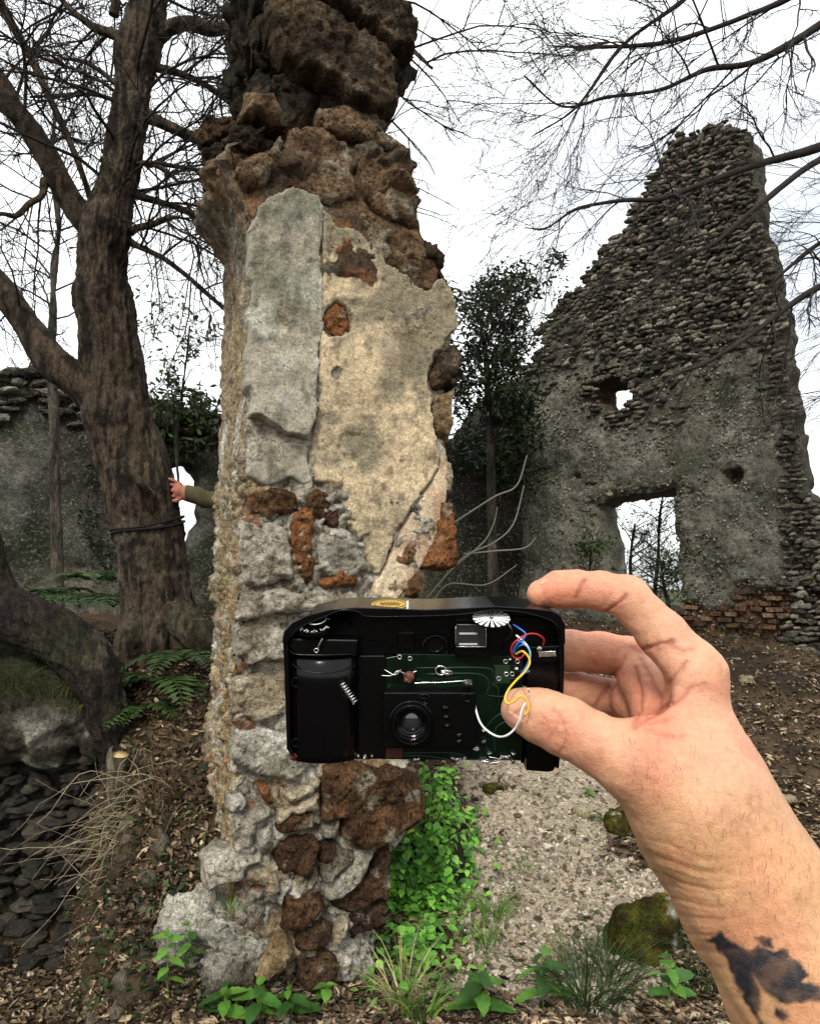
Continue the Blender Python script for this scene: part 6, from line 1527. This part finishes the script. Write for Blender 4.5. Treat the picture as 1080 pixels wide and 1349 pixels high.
# the creeper hangs on a low bank that leans against the pillar's right flank
bank_n = np.array([.35, -.75, .55]); bank_n /= np.linalg.norm(bank_n); joined = []
for k, (x, y, s_) in enumerate(spots):
    g = on_ground(x, y); d_ = (g - EYE) @ FWD; dd = min(d_ - .02, 3.02 + .25 * (1250 - y) / 250.) if x < 600 else d_ - .03
    dd = min(dd, d_ - .01); p = at_d(x, y, dd - rgv.uniform(0, .09)); a = rgv.uniform(0, 2 * math.pi)
    dr = np.array([math.cos(a), math.sin(a) * .6 - .5, rgv.normal(-.35, .35)]); me = IVY[5 if rgv.random() < .012 else rgv.integers(5)]; sz = rgv.uniform(.022, .046)
    if k < 300: stem_leaf(ivy, p, dr, sz, rgv.uniform(-.2, .3), me, rgv)
    else: joined.append((p, dr / np.linalg.norm(dr), sz))
Pj = np.array([j_[0] for j_ in joined]); Dj = np.array([j_[1] for j_ in joined]); Sj = np.cross(np.tile([.1, -.3, 1.0], (len(Dj), 1)), Dj); Sj /= np.linalg.norm(Sj, axis=1)[:, None]; Uj = np.cross(Dj, Sj)
Mj = np.stack([Dj, Sj, Uj], -1) * np.array([j_[2] for j_ in joined])[:, None, None]; V, fs = inst(IV, IFc, Mj, Pj)
cj = np.array([lin(118, 172, 66), lin(96, 152, 54), lin(78, 130, 46), lin(64, 108, 42)])[rgv.integers(4, size=len(Pj))] * rgv.uniform(.8, 1.2, len(Pj))[:, None]
tag(obj('leaves', V, fs, m_herb, ivy, np.repeat(cj, len(IV), 0)), kind='stuff')
Ps = np.array([[at_d(x, y, min((on_ground(x, y) - EYE) @ FWD - .005, 3.1)) for x, y in zip(np.linspace(a, b, 7) + rgv.normal(0, 4, 7), np.linspace(1015 + rgv.uniform(0, 60), e, 7))] for a, b, e in [(570, 560, 1230), (585, 530, 1200), (565, 600, 1180), (580, 540, 1240), (560, 520, 1150)]])
V, q = tubes(Ps, np.full(Ps.shape[:2], .0018), 5); obj('vine', V, q, m_stem, ivy)
# leaf-covered hummock the creeper grows on
hm = rock(870, 4, .22, (.17, .16, .30), 1.4, .2)[0]; hf_ = rock(870, 4)[1]; hb_ = at_d(566, 1150, 3.32); hm = hm + hb_ - [0, 0, .04]
tag(obj('earth_hummock', hm, hf_, m_ground, None, np.tile(lin(46, 42, 30), (len(hm), 1))), 'dark earth hummock under the bright creeper', 'hummock')
# ferns
FL, FF = leaf_mesh(1, .34, .1, 2, .1)
def fern(base, nf_, L, lab, seed, dirs=None, cols=GD, up_=.62):
    rng = np.random.default_rng(seed); t = thing('fern', base, lab, 'fern', 'ferns on the terrace')
    for k in range(nf_):
        a = rng.uniform(0, 2 * math.pi) if dirs is None else rng.normal(*dirs); l = L * rng.uniform(.7, 1.1); s = np.linspace(0, 1, 16); out_ = np.array([math.cos(a), math.sin(a), 0]); P = base + out_ * (l * s * .95)[:, None] + np.array([0, 0, 1]) * (l * (up_ * s - .78 * s ** 2))[:, None]
        parts = [tube(P, np.linspace(.003, .0008, 16), 4)]; T = np.gradient(P, axis=0); T /= np.linalg.norm(T, axis=1)[:, None]; sd_ = np.cross(T, [0, 0, 1]); sd_ /= np.linalg.norm(sd_, axis=1)[:, None]; tv, Ms, cc = [], [], []
        for i in range(2, 16):
            for sg in (-1, 1):
                d = sd_[i] * sg * .9 + T[i] * .45 + rng.normal(0, .08, 3); d /= np.linalg.norm(d); u_ = np.cross(d, T[i]); u_ /= np.linalg.norm(u_); u_ = u_ * (1 if u_[2] > 0 else -1); w_ = np.cross(u_, d); Ms.append(np.stack([d, w_, u_], -1) * l * .30 * math.sin(math.pi * min(1, (i / 15) * .78 + .2)) ** .8); tv.append(P[i])
        V, fs = inst(FL, FF, np.array(Ms), np.array(tv)); parts.append((V, fs)); Vm, fm = merge(parts); c = np.tile(cols[rng.integers(len(cols))] * rng.uniform(.8, 1.5), (len(Vm), 1)); obj('frond', Vm, fm, m_herb, t, c)
FG = [lin(48, 70, 32), lin(38, 58, 28), lin(60, 82, 38)]
for k, (a, b, d, n, L, lb) in enumerate([(105, 800, 4.6, 11, .42, 'dark fern at the foot of the slender tree'), (150, 800, 4.3, 10, .40, 'fern pressed against the leaning tree base'), (60, 790, 4.9, 9, .40, 'fern below the grey back wall'), (215, 900, 3.55, 13, .36, 'green fern hanging over the bank below the tree roots'), (240, 870, 3.6, 10, .30, 'fern tucked between tree roots and pillar'), (185, 935, 3.4, 8, .26, 'small fern beside the arching trunk end'), (130, 770, 4.9, 9, .42, 'fern in the shade behind the leaning tree')]):
    fern(at_d(a, b, d), n if d < 4 else n + 4, L if d < 4 else L * .9, lb, 880 + k, None, FG, .62 if d < 4 else .8)
# brambles and dry stalks on the bank
rgb_ = np.random.default_rng(891)
def stalks(name, lab, root_px, d0, n, targets, r, col, matname):
    P, R_ = [], []
    for k in range(n):
        a = np.array(root_px, float) + rgb_.normal(0, 1, 2) * np.array([22, 34]); e = np.array(targets(rgb_)); e = a + (e - a) * rgb_.uniform(.35, 1.1); t = np.linspace(0, 1, 11); sag = rgb_.normal(18, 30); dz = rgb_.uniform(-.35, .08); kx = np.cumsum(rgb_.normal(0, 2.6, (11, 2)), 0)
        P.append([at_d(a[0] + (e[0] - a[0]) * s + kx[i, 0], a[1] + (e[1] - a[1]) * s - sag * math.sin(math.pi * s) * .8 + kx[i, 1], d0 + dz * s) for i, s in enumerate(t)]); R_.append(np.linspace(r, r * .35, 11) * rgb_.uniform(.35, 1.25))
    V, q = tubes(np.array(P), np.array(R_), 4); o = obj(name, V, q, M(matname, col=tuple(lin(*col)), rough=.8, var=((30, .3),), bump=())); return tag(o, lab, 'dry plant')
stalks('dry_bramble', 'spray of pale dead stalks fanning out over the pit', (225, 1095), 3.0, 85, lambda r: (r.uniform(-20, 190), r.uniform(1040, 1230) + r.normal(0, 25)), .0021, (150, 136, 112), 'dead_stalk')
stalks('dry_bramble', 'tangle of brown twigs on the bank beside the pillar', (225, 1075), 3.05, 120, lambda r: (r.uniform(150, 268), r.uniform(960, 1190)), .0018, (96, 74, 54), 'brown_twig')
stalks('dry_bramble', 'few long pale stems rising past the sawn-off stump', (180, 1090), 3.0, 12, lambda r: (r.uniform(90, 240), r.uniform(930, 1060)), .0018, (160, 146, 118), 'pale_stem')
stalks('dry_bramble', 'thin straw stems hanging down the lower bank', (200, 1210), 2.85, 70, lambda r: (r.uniform(60, 270), r.uniform(1230, 1370)), .0016, (140, 122, 92), 'straw_stem')
V, fs, c = leaves_at(np.array([at_d(rgb_.normal(228, 26), rgb_.normal(1085, 34), rgb_.uniform(2.9, 3.1)) for _ in range(320)]), (.02, .05), DC, rgb_, 1.2)
tag(obj('dead_leaf_clump', V, fs, m_dry, None, c), 'clump of withered brown leaves caught in the brambles', 'dead leaves', None, 'stuff')
# clods and stones along the crumbling edge of the pit
cl = np.array([on_ground(rgb_.uniform(120, 235), y) for y in rgb_.uniform(1000, 1345, 150)]); cv_, cf_ = rock(840, 1, .4, (1, .9, .8), 1.6, .3); V, fs = inst(cv_, cf_, rotm(rgb_, len(cl), .8, (.012, .05)), cl)
tag(obj('earth_clods', V, fs, m_ground, None, np.repeat(np.array([lin(70, 60, 46), lin(96, 88, 74), lin(56, 50, 36)])[rgb_.integers(3, size=len(cl))], len(cv_), 0), False), 'crumbling clods and stones along the pit edge', 'clods', None, 'stuff')
# dead leaves, small stones and herbs on the bank
bx = []
while len(bx) < 2300:
    x, y = (rgb_.uniform(160, 275), rgb_.uniform(880, 1345)) if len(bx) < 1100 else (rgb_.uniform(80, 240), rgb_.uniform(1110, 1349)) if len(bx) < 1700 else (rgb_.uniform(0, 240), rgb_.uniform(1230, 1349)); bx.append(on_ground(x, y))
bx = np.array(bx); Ms = rotm(rgb_, len(bx), .7, (.015, .05)); cv, cf = curl(833); V, fs = inst(cv, cf, Ms, bx + [0, -.01, .012]); c = np.array(DC)[rgb_.integers(len(DC), size=len(bx))]
tag(obj('leaf_litter', V, fs, m_dry, None, np.repeat(c, len(cv), 0)), 'dead leaves caught on the steep bank', 'leaf litter', None, 'stuff')
V, fs, c = leaves_at(np.array([on_ground(rgb_.uniform(90, 270), rgb_.uniform(960, 1345)) + rgb_.normal(0, .02, 3) + [0, -.03, .04] for _ in range(650)]), (.02, .045), GD + G2, rgb_, 1.0)
tag(obj('ground_herbs', V, fs, m_herb, None, c), 'small dark green herbs covering the steep bank', 'herbs', None, 'stuff')
V, fs, c = leaves_at(np.array([on_ground(rgb_.uniform(470, 640), rgb_.uniform(1190, 1349)) + [0, 0, .02 + .03 * rgb_.random()] for _ in range(260)]), (.02, .045), G1 + [lin(98, 152, 54)], rgb_, .6)
tag(obj('ground_herbs', V, fs, m_herb, None, c), 'low bright herbs in front of the pillar foot', 'herbs', None, 'stuff')
V, fs, c = leaves_at(np.array([on_ground(rgb_.uniform(850, 1080), rgb_.uniform(815, 850)) + [0, 0, .02 + .1 * rgb_.random()] for _ in range(500)]), (.03, .07), G2 + GD, rgb_, .8)
tag(obj('ground_herbs', V, fs, m_herb, None, c), 'dark weeds along the foot of the gable wall', 'herbs', None, 'stuff')
V, fs, c = leaves_at(np.array([on_ground(x, y) + [0, 0, .012] for x, y in zip(np.concatenate([rgb_.normal(625, 22, 170), rgb_.normal(800, 22, 110), rgb_.uniform(620, 860, 70)]), np.concatenate([rgb_.uniform(1030, 1300, 170), rgb_.uniform(1030, 1250, 110), rgb_.uniform(1040, 1340, 70)]))]), (.012, .034), G1 + G2, rgb_, .5)
tag(obj('ground_herbs', V, fs, m_herb, None, c), 'tiny scattered seedlings along both edges of the path', 'herbs', None, 'stuff')
# ------------------------------------------------------------------ loose stones
m_moss = M('moss', rough=1.0, var=((25, .4), (120, .45)), bump=((120, 1), (380, .7)), bstr=1.0, bdist=.014, spec=.05)
def moss_stone(name, px_, py_, sz, lab, seed, mossy=1.0, up=.3):
    b = on_ground(px_, py_); v, f = rock(seed, 4, .24, sz, 1.3, .4); V = v + b + np.array([0, sz[1] * .6, sz[2] * up]); V = V + vfbm(V * 45, 3, seed) * .005
    c = mixc(np.tile(lin(86, 80, 30), (len(V), 1)), lin(60, 66, 24), sm(-.3, .4, fbm(V * 9, 4, seed))); c = mixc(c, lin(46, 38, 26), .8 * sm(.15, .5, fbm(V * 14, 4, seed + 1)))
    c = mixc(c, lin(150, 146, 130), .9 * sm(.45, .6, fbm(V * 16 + 3, 4, seed + 2))); g_ = lin(176, 164, 132); c = mixc(np.tile(g_, (len(V), 1)) * (1 + .2 * fbm(V * 20, 4, seed))[:, None], c, mossy); return tag(obj(name, V, f, m_moss if mossy > .5 else m_stone, None, c), lab, 'stone')
moss_stone('mossy_stone', 853, 1268, (.145, .11, .17), 'large moss-covered stone below the wrist', 901)
moss_stone('mossy_stone', 822, 1098, (.10, .09, .085), 'low moss cushion stone tucked against the wrist', 905)
moss_stone('mossy_stone', 650, 1045, (.07, .06, .035), 'small mossy stone on the path below the camera', 907)
moss_stone('pale_stone', 735, 1272, (.045, .04, .068), 'pale angular stone standing beside the dark sedge', 909, 0.0, .5)
moss_stone('pale_stone', 768, 1075, (.05, .05, .03), 'flat pale stone on the path edge by the moss cushion', 911, .2, .2)
for k, (a, b, s_) in enumerate([(300, 1262, .03), (655, 1150, .03), (600, 1090, .035), (700, 1130, .02), (670, 1215, .02), (940, 1000, .05), (1040, 1060, .05), (985, 900, .06)]):
    moss_stone('loose_stone', a, b, (s_, s_ * .8, s_ * .7), ['small white stone on the pale boulder flank', 'small grey stone in mid path', 'rounded stone at the creeper edge', 'tiny stone on the bare path', 'tiny pale stone near the grass tuft', 'stone in the leaf litter right of the wrist', 'stone in the leaf litter beside the forearm', 'stone on the far slope below the gable'][k], 920 + k, .1, .3)
